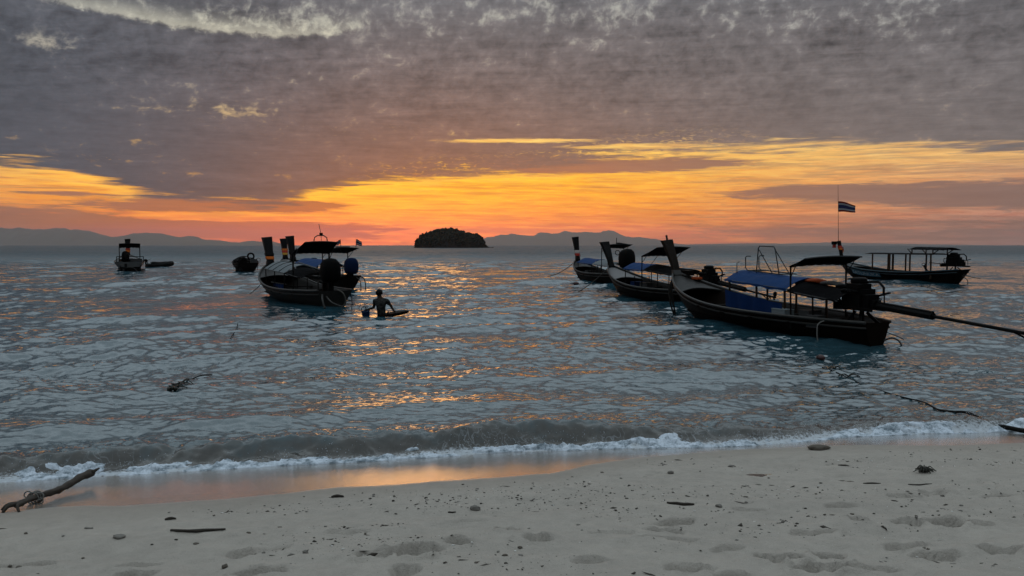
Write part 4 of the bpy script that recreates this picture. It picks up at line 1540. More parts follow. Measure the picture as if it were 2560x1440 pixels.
    def flag(s, base, h, w, fh, wind=1.0, top=None, name='flagpole', droop=0.12, turn=0.0, pole_r=0.012):
        """flag with five stripes on its pole"""
        b = Vector(base)
        t = Vector(top) if top is not None else b + Vector((0, 0, h))
        po = MB().tube([b, t], [pole_r * 1.4, pole_r * 0.6], 6).build(name, M['steel'], s.root)
        u0 = 1 - (fh + 0.05) / (t - b).length if name != 'mast' else 0.58
        hoist = (t - b).normalized()
        z_lo = b + (t - b) * u0
        fwd = Vector((cos(turn), sin(turn), 0))
        stripes = [(0, 1 / 6, 'flag_red'), (1 / 6, 2 / 6, 'flag_white'), (2 / 6, 4 / 6, 'flag_blue'), (4 / 6, 5 / 6, 'flag_white'), (5 / 6, 1, 'flag_red')]
        for a0, a1, mm in stripes:
            def fn(u, v, a0=a0, a1=a1):
                f = a0 + (a1 - a0) * v
                p = z_lo + hoist * (fh * f) + fwd * (w * u)
                nrm = Vector((-fwd.y, fwd.x, 0))
                p += nrm * (0.05 * sin(u * 7.5 + f * 1.5) * u)
                p.z += -droop * u ** 1.6 * (0.15 + 0.85 * f) + 0.02 * sin(u * 6)
                return p
            m = MB()
            nu, nv = 12, 3
            f_ = [fn(i / nu, j / nv) for j in range(nv + 1) for i in range(nu + 1)]
            g_ = [q + Vector((-fwd.y, fwd.x, 0)) * 0.004 for q in f_]
            n = len(f_)
            fs = []
            for j in range(nv):
                for i in range(nu):
                    q = j * (nu + 1) + i
                    fs += [(q, q + 1, q + nu + 2, q + nu + 1), (n + q, n + q + nu + 1, n + q + nu + 2, n + q + 1)]
            m.add(f_ + g_, fs).build('flag_stripe', M[mm], po, True)
        return po


# ---------------------------------------------------------------- big boat with blue awning, right
b = Boat('longtail_boat', 'long-tail boat with blue awning and blue side cloth, metal rack on its roof', (8.0, 16.8), (5.55, 26.2), beam=2.1,
         fmid=0.50, fstern=0.50, fbow=1.28, stern_w=0.30, hull='hull_brown', deck='deck', rail='rail', roll=radians(-1.5), rake=0.05)
b.prow(2.38, 'prow', lean=0.68, w0=0.20, w1=0.36, d0=0.15, d1=0.24, peg=True)
b.arch(-2.45, 0.45, 0.62, 1.15, 1.26, 0.24, 'tarp_blue', posts=(-2.35, -1.1, 0.25), post_mat='pole_wood', post_r=0.032, lip=0.06)
b.cloth(-2.4, 0.3, -0.72, 0.42, 0.78, 0.52, 0.98, 'cloth_blue')
b.arch(-4.25, -2.4, 0.58, 0.98, 1.10, 0.20, 'tarp_black', posts=(-3.4,), lip=0.04)
b.shade(-2.85, -3.42, 0.80, 0.78, 1.73, 1.92)
# metal rack on the blue roof
for y0, y1, z0, h in ((-1.15, -0.35, 1.42, 0.76),):
    for x in (-0.30, 0.32):
        pass
MB().tube([(-0.05, -1.30, 1.40), (-0.05, -1.12, 2.10), (-0.05, -1.06, 2.16), (-0.05, -0.40, 2.18), (-0.05, -0.33, 2.12), (-0.05, -0.22, 1.42)], 0.016, 6).build('rack_hoop', M['steel'], b.root, True)
MB().tube([(0.25, -1.35, 1.40), (-0.05, -1.10, 2.10)], 0.012, 6).build('rack_stay', M['steel'], b.root)
MB().tube([(0.25, -0.55, 1.40), (-0.05, -0.36, 2.08)], 0.012, 6).build('rack_stay', M['steel'], b.root)
for x in (-0.12, 0.30):
    MB().tube([(x, -1.55, 1.44), (x, 0.10, 1.50), (x, 0.20, 1.56), (x, 0.20, 1.86), (x, 0.14, 1.90), (x, -0.05, 1.90)], 0.014, 6).build('rack_rail', M['steel'], b.root, True)
MB().tube([(-0.12, -1.5, 1.45), (0.30, -1.5, 1.45)], 0.014, 6).build('rack_bar', M['steel'], b.root)
MB().tube([(-0.12, -0.25, 1.49), (0.30, -0.25, 1.49)], 0.014, 6).build('rack_bar', M['steel'], b.root)
MB().tube([(-0.12, 0.08, 1.50), (0.30, 0.08, 1.50)], 0.014, 6).build('rack_bar', M['steel'], b.root)
MB().tube([(-0.30, 0.36, 1.42), (-0.30, 0.36, 1.70), (-0.22, 0.36, 1.74)], 0.012, 6).build('rack_hook', M['steel'], b.root, True)
b.engine(-4.28, 0.74, 4.35, 0.24)
b.box('cool_box', (-0.66, -2.35, 0.50), (0.26, 0.55, 0.24), 'crate_white')
b.box('fuel_box', (-0.35, -3.0, 0.46), (0.34, 0.4, 0.34), 'crate_grey')
b.box('tool_box', (-0.52, -3.45, 0.42), (0.26, 0.34, 0.26), 'crate_grey', 0.2)
b.rope([(-0.05, 4.75, 1.15), (-0.26, 4.55, 0.8), (-0.30, 4.35, 0.3), (-0.30, 4.2, -0.12)], 0.03, 'rope_dark')
b.rope([(0.0, 4.85, 1.2), (-0.32, 4.6, 0.75), (-0.42, 4.3, 0.25), (-0.38, 4.1, -0.12)], 0.03, 'rope_dark')
b.rope([(0.05, 4.9, 1.18), (-0.22, 4.75, 0.7), (-0.20, 4.5, 0.1), (-0.22, 4.4, -0.12)], 0.025, 'rope_dark')
b.rope([(-0.70, -4.0, 0.50), (-0.86, -4.0, 0.42), (-0.90, -4.03, 0.15), (-0.86, -4.05, -0.08)], 0.016, 'rope_pale')
b.rope([(0.25, -4.88, 0.28), (0.33, -5.05, 0.22), (0.40, -5.2, 0.16)], 0.010, 'rope_dark')
b.rope([(0.18, -4.85, 0.10), (0.28, -5.0, 0.17), (0.36, -5.12, 0.10), (0.40, -5.18, -0.08)], 0.018, 'hose', 'hose')
b.box('orange_pad', (0.42, 4.05, 1.10), (0.16, 0.34, 0.07), 'vest', 0.2, False)
b.box('anchor_box', (0.34, 4.55, 1.26), (0.20, 0.55, 0.16), 'hull_dark', 0.0, False)
boat1 = b
# bundle of life vests thrown on the aft awning (a thing of its own: it lies there)
def vests(bo, label, spots, name='life_vest_bundle'):
    c = bo.root
    Mx = Matrix.Translation(bo.c) @ Matrix.Rotation(bo.th, 4, 'Z')
    p = Mx @ Vector((spots[0][0], spots[0][1], spots[0][2]))
    t = thing(name, label, 'life vests', p, bo.th)
    for (x, y, z, mm, k) in spots:
        m = MB()
        loc = Vector((x, y, z)) - Vector(spots[0][:3])
        rings = []
        for u, a, h in ((-0.5, 0.06, 0.03), (-0.4, 0.17, 0.09), (0, 0.2, 0.11), (0.4, 0.16, 0.09), (0.5, 0.05, 0.03)):
            rings.append([loc + Vector((a * k * cos(q), u * 0.6 * k, h * k * (0.35 + 0.65 * sin(q)) if sin(q) > 0 else h * k * 0.35 * (1 + sin(q)))) for q in [2 * pi * i / 10 for i in range(10)]])
        m.loft(rings).build('vest', M[mm], t, True)
    return t


vests(b, 'orange and grey life vests piled on the black aft awning beside the blue one', [(0.05, -2.6, 1.28, 'vest', 1.0), (0.10, -3.15, 1.24, 'crate_grey', 1.0), (0.10, -3.7, 1.20, 'cowl_black', 0.9)])

# ---------------------------------------------------------------- boat behind its prow
b = Boat('longtail_boat', 'long-tail boat moored between the blue-clothed boat and the one with a covered outboard', (7.5, 27.6), (4.5, 35.6), beam=2.0, fmid=0.48, fstern=0.52,
         fbow=1.30, hull='hull_brown', deck='deck_white', rail='rail', deck_t=0.78)
b.prow(2.36, 'prow_dark', lean=0.66, w0=0.20, w1=0.40, d0=0.15, d1=0.26)
b.arch(0.10, 1.75, 0.66, 1.18, 1.22, 0.24, 'tarp_blue', posts=(0.2, 1.6), lip=0.05)
b.arch(-2.5, 0.05, 0.66, 1.06, 1.20, 0.22, 'tarp_black', posts=(-2.3, -1.0), lip=0.05)
b.shade(0.05, -1.15, 0.76, 0.76, 1.77, 2.12)
MB().tube([(-0.55, -0.2, 1.3), (-0.4, -0.6, 1.78)], 0.012, 6).build('brace', M['steel'], b.root)
b.engine(-3.5, 0.72, 3.2, 0.35)
b.box('fish_box', (-0.2, 1.3, 0.48), (0.5, 0.4, 0.3), 'cloth_blue')
b.box('fish_box', (-0.25, 0.5, 0.48), (0.4, 0.4, 0.3), 'crate_grey', 0.3)
for x in (-0.5, 0.2):
    MB().tube([(x, 1.0, 0.44), (x + 0.02, 1.1, 0.9)], 0.02, 6).build('stanchion', M['pole'], b.root)
b.rope([(0.0, 4.3, 1.2), (-0.5, 4.9, 0.5), (-1.2, 5.3, -0.06)], 0.018, 'rope')
boat2 = b

# ---------------------------------------------------------------- boat farther back with a big covered outboard
b = Boat('longtail_boat', 'long-tail boat with pale sash on its prow and a big black covered outboard', (6.2, 42.4), (4.2, 50.0), beam=2.0, fmid=0.55, fstern=0.62,
         fbow=1.28, hull='hull_brown', deck='deck', rail='rail')
b.prow(2.74, 'prow_dark', lean=0.45, w0=0.20, w1=0.40, d0=0.16, d1=0.26, sashes=((1.78, 0.2, 'ribbon_white'), (1.60, 0.16, 'ribbon_red')))
b.arch(-0.6, 2.0, 0.66, 1.10, 1.16, 0.26, 'tarp_blue', posts=(-0.5, 1.85), lip=0.05)
b.arch(-3.4, -0.7, 0.66, 1.02, 1.12, 0.22, 'tarp_grey', posts=(-2.0,), lip=0.05)
b.shade(-2.2, -3.3, 0.70, 0.74, 2.04, 2.24)
b.outboard(0.1, -3.95, 0.95, 1.55, 'cowl_black', -0.12)
MB().tube([(0.1, -2.5, 2.25), (0.1, -2.5, 2.62)], 0.02, 6).build('aerial', M['steel'], b.root)
MB().box((0.25, -2.9, 2.28), (0.5, 0.5, 0.06), Matrix.Rotation(0.15, 3, 'Y')).build('solar_panel', M['iron'], b.root)
b.tyre((0.0, -2.9, 1.78), 0.13, 0.02, name='hanging_ring')
b.box('fish_box', (-0.2, 0.9, 0.5), (0.5, 0.5, 0.3), 'crate_grey')
boat3 = b

# ---------------------------------------------------------------- boat on the far right with the flag mast
b = Boat('longtail_boat', 'open long-tail boat with flat plank roof, name painted on its bow and tall flag mast', (25.9, 44.8), (22.95, 53.9), beam=2.0, fmid=0.52, fstern=0.78,
         fbow=1.12, hull='hull_dark', deck='deck', rail='rail_blue', stern_w=0.45, rake=0.6)
b.prow(2.50, 'prow_dark', lean=0.30, w0=0.16, w1=0.20, d0=0.14, d1=0.18, sashes=((2.08, 0.16, 'ribbon_red'), (1.95, 0.14, 'ribbon_orange')))
MB().box((-0.22, 5.15, 2.36), (0.34, 0.16, 0.22)).build('lantern_box', M['prow_dark'], b.root)
MB().box((-0.22, 5.15, 2.14), (0.20, 0.12, 0.24)).build('lantern', M['ribbon_red'], b.root)
b.arch(-3.65, 1.65, 0.66, 1.66, 1.66, 0.05, 'tarp_black', posts=(-3.5, -1.95, -0.35, 1.1), post_mat='pole_wood', post_r=0.05, name='plank_roof', sag=0.0, foot=0.2)
MB().box((-0.58, -0.55, 1.0), (0.08, 0.1, 1.3)).build('post', M['pole_wood'], b.root)
b.arch(-4.4, -1.9, 0.62, 1.94, 1.98, 0.12, 'tarp_black', name='upper_awning', sag=0.0, lip=0.05)
for sd in (-1, 1):
    for yy in (-3.55, -2.0):
        MB().tube([(sd * 0.55, yy, 1.68), (sd * 0.55, yy - (0.5 if yy < -3 else -0.35), 1.98)], 0.03, 6).build('knee', M['pole_wood'], b.root)
        MB().tube([(sd * 0.55, yy, 1.68), (sd * 0.55, yy, 1.98)], 0.035, 6).build('roof_strut', M['pole_wood'], b.root)
b.engine(-4.55, 0.95, 0.0, 0.3, scale=1.15, bracket=False, tiller=1.4)
MB().beam((0, -3.6, 1.02), (0, -5.6, 0.98), 0.12, 0.07).build('engine_beam', M['iron'], b.root)
# steering column with wheel and seat back
MB().tube([(-0.2, -2.9, 0.25), (-0.2, -2.85, 0.62), (-0.22, -2.6, 0.98)], 0.06, 8).build('steering_column', M['iron'], b.root, True)
MB().tube([(-0.22 + 0.17 * cos(a), -2.58 + 0.05 * cos(a), 1.02 + 0.17 * sin(a) * 0.5) for a in [2 * pi * i / 14 for i in range(14)]], 0.02, 6, closed=True).build('steering_wheel', M['iron'], b.root, True)
MB().tube([(-0.2, -3.3, 0.25), (-0.2, -3.25, 0.62), (-0.2, -2.9, 0.66)], 0.03, 6).build('seat_frame', M['iron'], b.root, True)
b.flag((0.06, 5.05, 1.9), 0, 1.16, 0.74, top=(0.16, 5.35, 6.45), name='mast', droop=0.30, turn=radians(-18) - b.th + radians(10), pole_r=0.016)
b.rope([(0.1, -5.1, 0.5), (0.3, -5.6, 0.35), (0.5, -5.9, 0.32)], 0.02, 'rope')
b.rope([(0.0, -5.1, 0.45), (0.15, -5.35, 0.2), (0.1, -5.4, -0.05)], 0.02, 'rope')
# name panel and lettering on the port bow
def bow_lettering(bo, text, t0, t1, u0, u1):
    """flat panel and letters laid on the port side of the hull, following it"""
    m = MB()
    nu, nv = 12, 3
    def on(a, c, off):
        t = t1 + (t0 - t1) * a
        p = bo.pt(t, u0 + (u1 - u0) * c, 0.0, -1)
        q = bo.pt(t, u0 + (u1 - u0) * c + 0.02, 0.0, -1)
        n = Vector((-1, 0.12, -0.25)).normalized()
        return p + n * off
    f = [on(i / nu, j / nv, 0.012) for j in range(nv + 1) for i in range(nu + 1)]
    g = [on(i / nu, j / nv, -0.01) for j in range(nv + 1) for i in range(nu + 1)]
    w_ = nu + 1
    fs = []
    n = len(f)
    for j in range(nv):
        for i in range(nu):
            a = j * w_ + i
            fs += [(a, a + 1, a + w_ + 1, a + w_)]
    per = [i for i in range(w_)] + [j * w_ + nu for j in range(1, nv + 1)] + [nv * w_ + i for i in range(nu - 1, -1, -1)] + [j * w_ for j in range(nv - 1, 0, -1)]
    for a, c in zip(per, per[1:] + per[:1]):
        fs.append((a, n + a, n + c, c))
    pan = m.add(f + g, fs).build('name_panel', M['sign_blue'], bo.root)
    cu = bpy.data.curves.new('lettering', 'FONT')
    cu.body = text
    cu.size = 1.0
    cu.extrude = 0.0
    cu.resolution_u = 2
    tmp = bpy.data.objects.new('tmp_text', cu)
    C.objects.link(tmp)
    dg = bpy.context.evaluated_depsgraph_get()
    me = bpy.data.meshes.new_from_object(tmp.evaluated_get(dg))
    bpy.data.objects.remove(tmp)
    co = np.array([v.co[:] for v in me.vertices])
    mn, mx = co.min(0), co.max(0)
    for v, c in zip(me.vertices, co):
        a = 0.03 + 0.94 * (c[0] - mn[0]) / (mx[0] - mn[0])
        d = 0.16 + 0.62 * (c[1] - mn[1]) / (mx[1] - mn[1])
        v.co = on(a, d, 0.020)
    me.materials.clear()
    me.materials.append(M['letter'])
    o = bpy.data.objects.new('lettering', me)
    C.objects.link(o)
    o.parent = pan


bow_lettering(b, 'SATUNUKA', 0.52, 0.80, 0.60, 0.90)
boat4 = b

# ---------------------------------------------------------------- left: boat with the grey awning
b = Boat('longtail_boat', 'long-tail boat with grey arched awning and orange sash round its dark prow', (-6.3, 27.2), (-11.2, 35.6), beam=2.25, fmid=0.50, fstern=0.60,
         fbow=1.36, hull='hull_grey', deck='deck', rail='rail', bow_full=3.6, stern_w=0.55)
b.prow(2.58, 'prow_dark', lean=0.62, w0=0.26, w1=0.44, d0=0.18, d1=0.28, sashes=((1.62, 0.13, 'ribbon_orange'), (1.78, 0.16, 'prow_dark')))
b.arch(-0.75, 2.75, 0.70, 1.10, 1.20, 0.32, 'tarp_grey', posts=(-0.6, 1.0, 2.6), lip=0.0, sag=0.0)
for yy in (0.2, 1.2, 2.1):
    MB().tube([(-0.70 + 1.4 * i / 10, yy, 1.10 + 0.10 * (yy + 0.75) / 3.5 + 0.32 * (1 - abs(2 * i / 10 - 1) ** 1.7) + 0.012) for i in range(11)], 0.012, 6).build('awning_batten', M['tarp_black'], b.root, True)
b.shade(-2.05, -3.45, 0.72, 0.62, 1.90, 2.32, post_r=0.034)
b.arch(-3.2, -0.8, 0.72, 1.00, 1.12, 0.20, 'tarp_black', posts=(), lip=0.04)
b.outboard(0.05, -4.25, 0.86, 1.30, 'cowl_black', -0.05)
MB().tube([(-0.25, -3.3, 2.28), (-0.22, -3.3, 2.48), (-0.10, -3.3, 2.56), (0.12, -3.3, 2.56), (0.24, -3.3, 2.48), (0.27, -3.3, 2.28)], 0.02, 6).build('lamp_hoop', M['steel'], b.root, True)
MB().box((0.03, -3.3, 2.60), (0.10, 0.10, 0.12)).build('lamp', M['iron'], b.root)
MB().tube([(0.03, -3.3, 2.3), (0.03, -3.3, 2.6), (-0.05, -3.3, 2.98)], 0.010, 6).build('aerial', M['steel'], b.root)
MB().lathe([(0.01, 0), (0.05, 0.03), (0.06, 0.08), (0.01, 0.17)], (-0.58, -2.1, 1.92), 8).build('finial', M['iron'], b.root)
MB().tube([(0.2, 0.7, 1.50), (0.70, -1.2, 1.20)], 0.022, 6).build('boat_hook', M['rope_pale'], b.root)
MB().tube([(-0.55, 2.2, 0.62), (-0.45, -0.1, 0.62)], 0.022, 6).build('handrail', M['rail'], b.root)
b.cloth(0.3, 2.0, -0.50, 0.25, 0.60, 0.25, 0.62, 'cloth_blue')
for k in range(4):
    MB().tube([(-0.3 + k * 0.11, -0.9, 1.08), (-0.15 + k * 0.13, -3.6, 0.86)], 0.02, 6).build('stacked_pole', M['rail'], b.root)
b.rope([(-0.42, -4.85, 0.55), (-0.5, -5.15, 0.3), (-0.45, -5.25, 0.0)], 0.035, 'hose', 'hose')
b.rope([(0.10, -4.9, 0.62), (0.22, -5.2, 0.52), (0.30, -5.25, 0.2), (0.12, -5.2, -0.05)], 0.03, 'rope', 'rope')
b.rope([(0.55, -4.75, 0.62), (0.62, -4.95, 0.3), (0.62, -4.95, -0.08)], 0.016, 'rope_dark')
b.rope([(-0.3, -4.95, 0.4), (-0.2, -5.3, 0.2), (0.15, -5.35, 0.05)], 0.03, 'hose', 'hose')
b.rope([(-0.05, 4.7, 0.9), (-0.5, 4.9, 0.3), (-0.9, 5.0, -0.05)], 0.016, 'rope')
boat5 = b

# ---------------------------------------------------------------- behind it: boat with blue awning and navy outboard
b = Boat('longtail_boat', 'long-tail boat with blue awning, navy outboard cover and small striped flags on its roof', (-8.3, 39.2), (-13.3, 46.6), beam=2.1, fmid=0.55, fstern=0.62,
         fbow=1.34, hull='hull_dark', deck='deck_white', rail='rail', deck_t=0.74)
b.prow(2.76, 'prow_dark', lean=0.50, w0=0.24, w1=0.46, d0=0.18, d1=0.28, sashes=((1.75, 0.2, 'prow_dark'),))
b.arch(-1.9, 1.9, 0.80, 1.05, 1.10, 0.36, 'tarp_blue', posts=(-1.7, 0.0, 1.7), sag=0.0, lip=0.05)
b.shade(-2.6, -4.1, 0.72, 0.70, 1.80, 2.06, post_r=0.03)
b.outboard(0.15, -4.35, 0.72, 1.25, 'cowl_blue', -0.05)
b.flag((-0.2, -3.9, 1.9), 0.62, 0.22, 0.24, turn=radians(150), droop=0.08)
b.flag((0.55, -4.1, 1.9), 0.64, 0.30, 0.30, turn=radians(-40), droop=0.10)
MB().box((0.1, -3.4, 2.10), (0.6, 0.5, 0.08)).build('roof_box', M['crate_grey'], b.root)
MB().box((0.15, 2.9, 1.22), (0.7, 0.35, 0.22), Matrix.Rotation(0.3, 3, 'Z')).build('deck_locker', M['cowl_black'], b.root)
b.rope([(0.5, -4.3, 0.62), (0.75, -4.6, 0.5), (0.8, -4.7, 0.1), (0.75, -4.65, -0.08)], 0.03, 'rope')
b.rope([(0.3, -4.5, 0.6), (0.45, -4.8, 0.4), (0.5, -4.8, -0.06)], 0.025, 'rope')
boat6 = b

# ---------------------------------------------------------------- third of that cluster
b = Boat('longtail_boat', 'long-tail boat with pale pinkish bow deck behind two others, red and orange sashes', (-11.35, 44.9), (-15.45, 52.4), beam=2.0, fmid=0.55, fstern=0.6,
         fbow=1.38, hull='hull_white', deck='deck_white', rail='rail', deck_t=0.70)
b.prow(2.66, 'prow_dark', lean=0.45, w0=0.24, w1=0.46, d0=0.18, d1=0.28, sashes=((1.90, 0.14, 'ribbon_orange'), (1.76, 0.14, 'ribbon_red'), (1.62, 0.14, 'ribbon_yellow')))
b.arch(-2.6, 0.8, 0.72, 1.08, 1.12, 0.28, 'tarp_grey', posts=(-2.4, 0.6), lip=0.04)
b.engine(-3.4, 0.72, 2.6, 0.4)
boat7 = b

# ---------------------------------------------------------------- far left: seen from astern, with outboard
_bd = Vector((-sin(radians(27.5)), cos(radians(27.5))))
_st = Vector((-31.5, 63.6))
_bw = _st + _bd * 8.6
b = Boat('longtail_boat', 'white-sided long-tail boat seen from its stern, square black awning over a tilted outboard', tuple(_st), tuple(_bw), beam=2.35, fmid=0.75, fstern=0.82,
         fbow=1.35, hull='hull_white', deck='deck_white', rail='rail', stern_w=0.74)
b.prow(2.78, 'prow_dark', lean=0.40, w0=0.26, w1=0.50, d0=0.18, d1=0.28, sashes=((1.66, 0.2, 'ribbon_orange'), (1.84, 0.1, 'ribbon_red')))
b.shade(-2.6, -3.7, 0.80, 0.80, 2.08, 2.34, post_r=0.035, lip=0.12)
b.outboard(-0.35, -4.25, 0.92, 1.15, 'cowl_black', -0.35)
MB().tube([(-1.0, -3.9, 1.28), (1.0, -3.9, 1.24)], 0.03, 6).build('cross_rail', M['pole'], b.root)
for sd in (-1, 1):
    MB().tube([(sd * 1.0, -3.9, 0.8), (sd * 1.0, -3.9, 1.26)], 0.03, 6).build('rail_post', M['pole'], b.root)
b.box('stern_box', (0.45, -3.95, 0.92), (0.9, 0.4, 0.26), 'crate_grey')
MB().box((0, -4.36, 0.40), (1.55, 0.06, 0.70)).build('transom_board', M['hull_dark'], b.root)
b.rope([(-0.6, -4.5, 0.12), (-0.2, -4.55, 0.38), (0.2, -4.55, 0.34), (0.5, -4.5, 0.05)], 0.03, 'hose', 'hose')
boat8 = b

# ---------------------------------------------------------------- low tender beside it
def tender():
    c = P(396, 668.5, 0.0)
    t = thing('rubber_dinghy', 'low dark rubber dinghy with small outboard floating beside the white-sided boat', 'dinghy', (c.x, c.y, 0.0), radians(-62))
    pts = []
    for i in range(25):
        a = -pi / 2 + pi * i / 24
        pts.append(Vector((0.62 * sin(a), 0.45 + 0.75 * cos(a), 0.24 + 0.14 * max(0, cos(a)))))
    pts = [Vector((-0.62, -1.15, 0.22))] + [Vector((-0.62, -0.4, 0.22))] + pts + [Vector((0.62, -0.4, 0.22)), Vector((0.62, -1.15, 0.22))]
    r = [0.12, 0.23] + [0.25] * 25 + [0.23, 0.12]
    MB().tube(pts, r, 10).build('side_tube', M['rubber'], t, True)
    MB().box((0, -0.1, 0.14), (1.1, 1.9, 0.05)).build('floor', M['cowl_black'], t)
    MB().box((0, -0.95, 0.30), (0.95, 0.06, 0.40)).build('transom', M['hull_dark'], t)
    MB().box((0, 0.0, 0.42), (1.0, 0.25, 0.04)).build('seat', M['crate_grey'], t)
    def cov(u, v):
        x = (u * 2 - 1) * 0.72
        return (x, -0.7 + 1.6 * v, 0.47 + 0.10 * (1 - (u * 2 - 1) ** 2) + 0.02 * sin(v * 9))
    MB().sheet(cov, 6, 8, 0.015).build('cover', M['cowl_black'], t)
    m = MB()
    m.lathe([(0.06, 0), (0.12, 0.05), (0.13, 0.2), (0.09, 0.3), (0.02, 0.32)], (0, -1.12, 0.52), 12, None, 1.0, 1.4)
    m.box((0, -1.12, 0.28), (0.09, 0.14, 0.6))
    m.build('outboard', M['iron'], t)
    MB().tube([(0, -0.95, 0.74), (0, -0.62, 0.86)], 0.02, 6).build('tiller', M['iron'], t)


tender()

# ---------------------------------------------------------------- dark boat with the hoop, left of the cluster
_st = P(622, 682, 0.0)
_hd = radians(24)
_bw = Vector((_st.x - sin(_hd) * 6.5, _st.y + cos(_hd) * 6.5))
b = Boat('longtail_boat', 'small dark cluttered boat seen from its stern with a tyre on its cabin top', (_st.x, _st.y), tuple(_bw), beam=2.0, fmid=0.70, fstern=0.80,
         fbow=1.15, hull='hull_dark', deck='inside', rail='prow_dark', stern_w=0.70, rake=0.25)
b.arch(-2.2, 1.0, 0.85, 0.92, 0.96, 0.34, 'tarp_black', posts=(-2.0, 0.8), lip=0.1, sag=0.0, name='cabin_top')
b.tyre((0.30, -1.9, 1.30), 0.24, 0.07)
MB().beam((-0.65, -3.35, 1.05), (-1.05, -3.75, -0.2), 0.08, 0.22).build('rudder', M['hull_dark'], b.root)
MB().beam((-0.62, -3.3, 1.05), (-0.4, -2.6, 1.12), 0.05, 0.05).build('tiller', M['hull_dark'], b.root)
MB().lathe([(0.02, 0), (0.10, 0.05), (0.10, 0.14), (0.02, 0.19)], (-0.62, -3.2, 1.08), 10).build('float', M['rubber'], b.root, True)
MB().tube([(-0.1, -3.45, 0.82), (0.75, -3.2, 0.42)], 0.022, 6).build('boat_hook', M['rail'], b.root)
b.box('fish_box', (-0.35, -2.7, 0.98), (0.5, 0.45, 0.34), 'hull_dark')
b.box('fish_box', (0.45, -2.6, 0.92), (0.5, 0.4, 0.26), 'crate_grey')
MB().tube([(0.9, -2.8, 0.85), (0.98, -2.4, 1.1), (0.95, -1.0, 1.15), (0.9, 0.4, 1.0)], 0.025, 6).build('side_rail', M['rail'], b.root, True)
boat10 = b

# ================================================================== the man wading
def skin_mesh(name, verts, edges, radii, mat_, root=0, levels=2):
    me = bpy.data.meshes.new(name)
    me.from_pydata([tuple(v) for v in verts], edges, [])
    o = bpy.data.objects.new(name, me)
    C.objects.link(o)
    md = o.modifiers.new('skin', 'SKIN')
    md.use_smooth_shade = True
    sv = me.skin_vertices[0].data
    for i, r in enumerate(radii):
        sv[i].radius = (r, r) if not isinstance(r, tuple) else r
        sv[i].use_root = (i == root)
    sb = o.modifiers.new('sub', 'SUBSURF')
    sb.levels = sb.render_levels = levels
    dg = bpy.context.evaluated_depsgraph_get()
    m2 = bpy.data.meshes.new_from_object(o.evaluated_get(dg))
    m2.name = name
    m2.polygons.foreach_set('use_smooth', np.ones(len(m2.polygons), dtype=bool))
    bpy.data.objects.remove(o)
    m2.materials.clear()
    m2.materials.append(mat_)
    ob = bpy.data.objects.new(name, m2)
    C.objects.link(ob)
    return ob


def water_at(x, y):
    return float(sea_z(np.array([[x]]), np.array([[y]]), 0.03, 0.06)[0, 0])


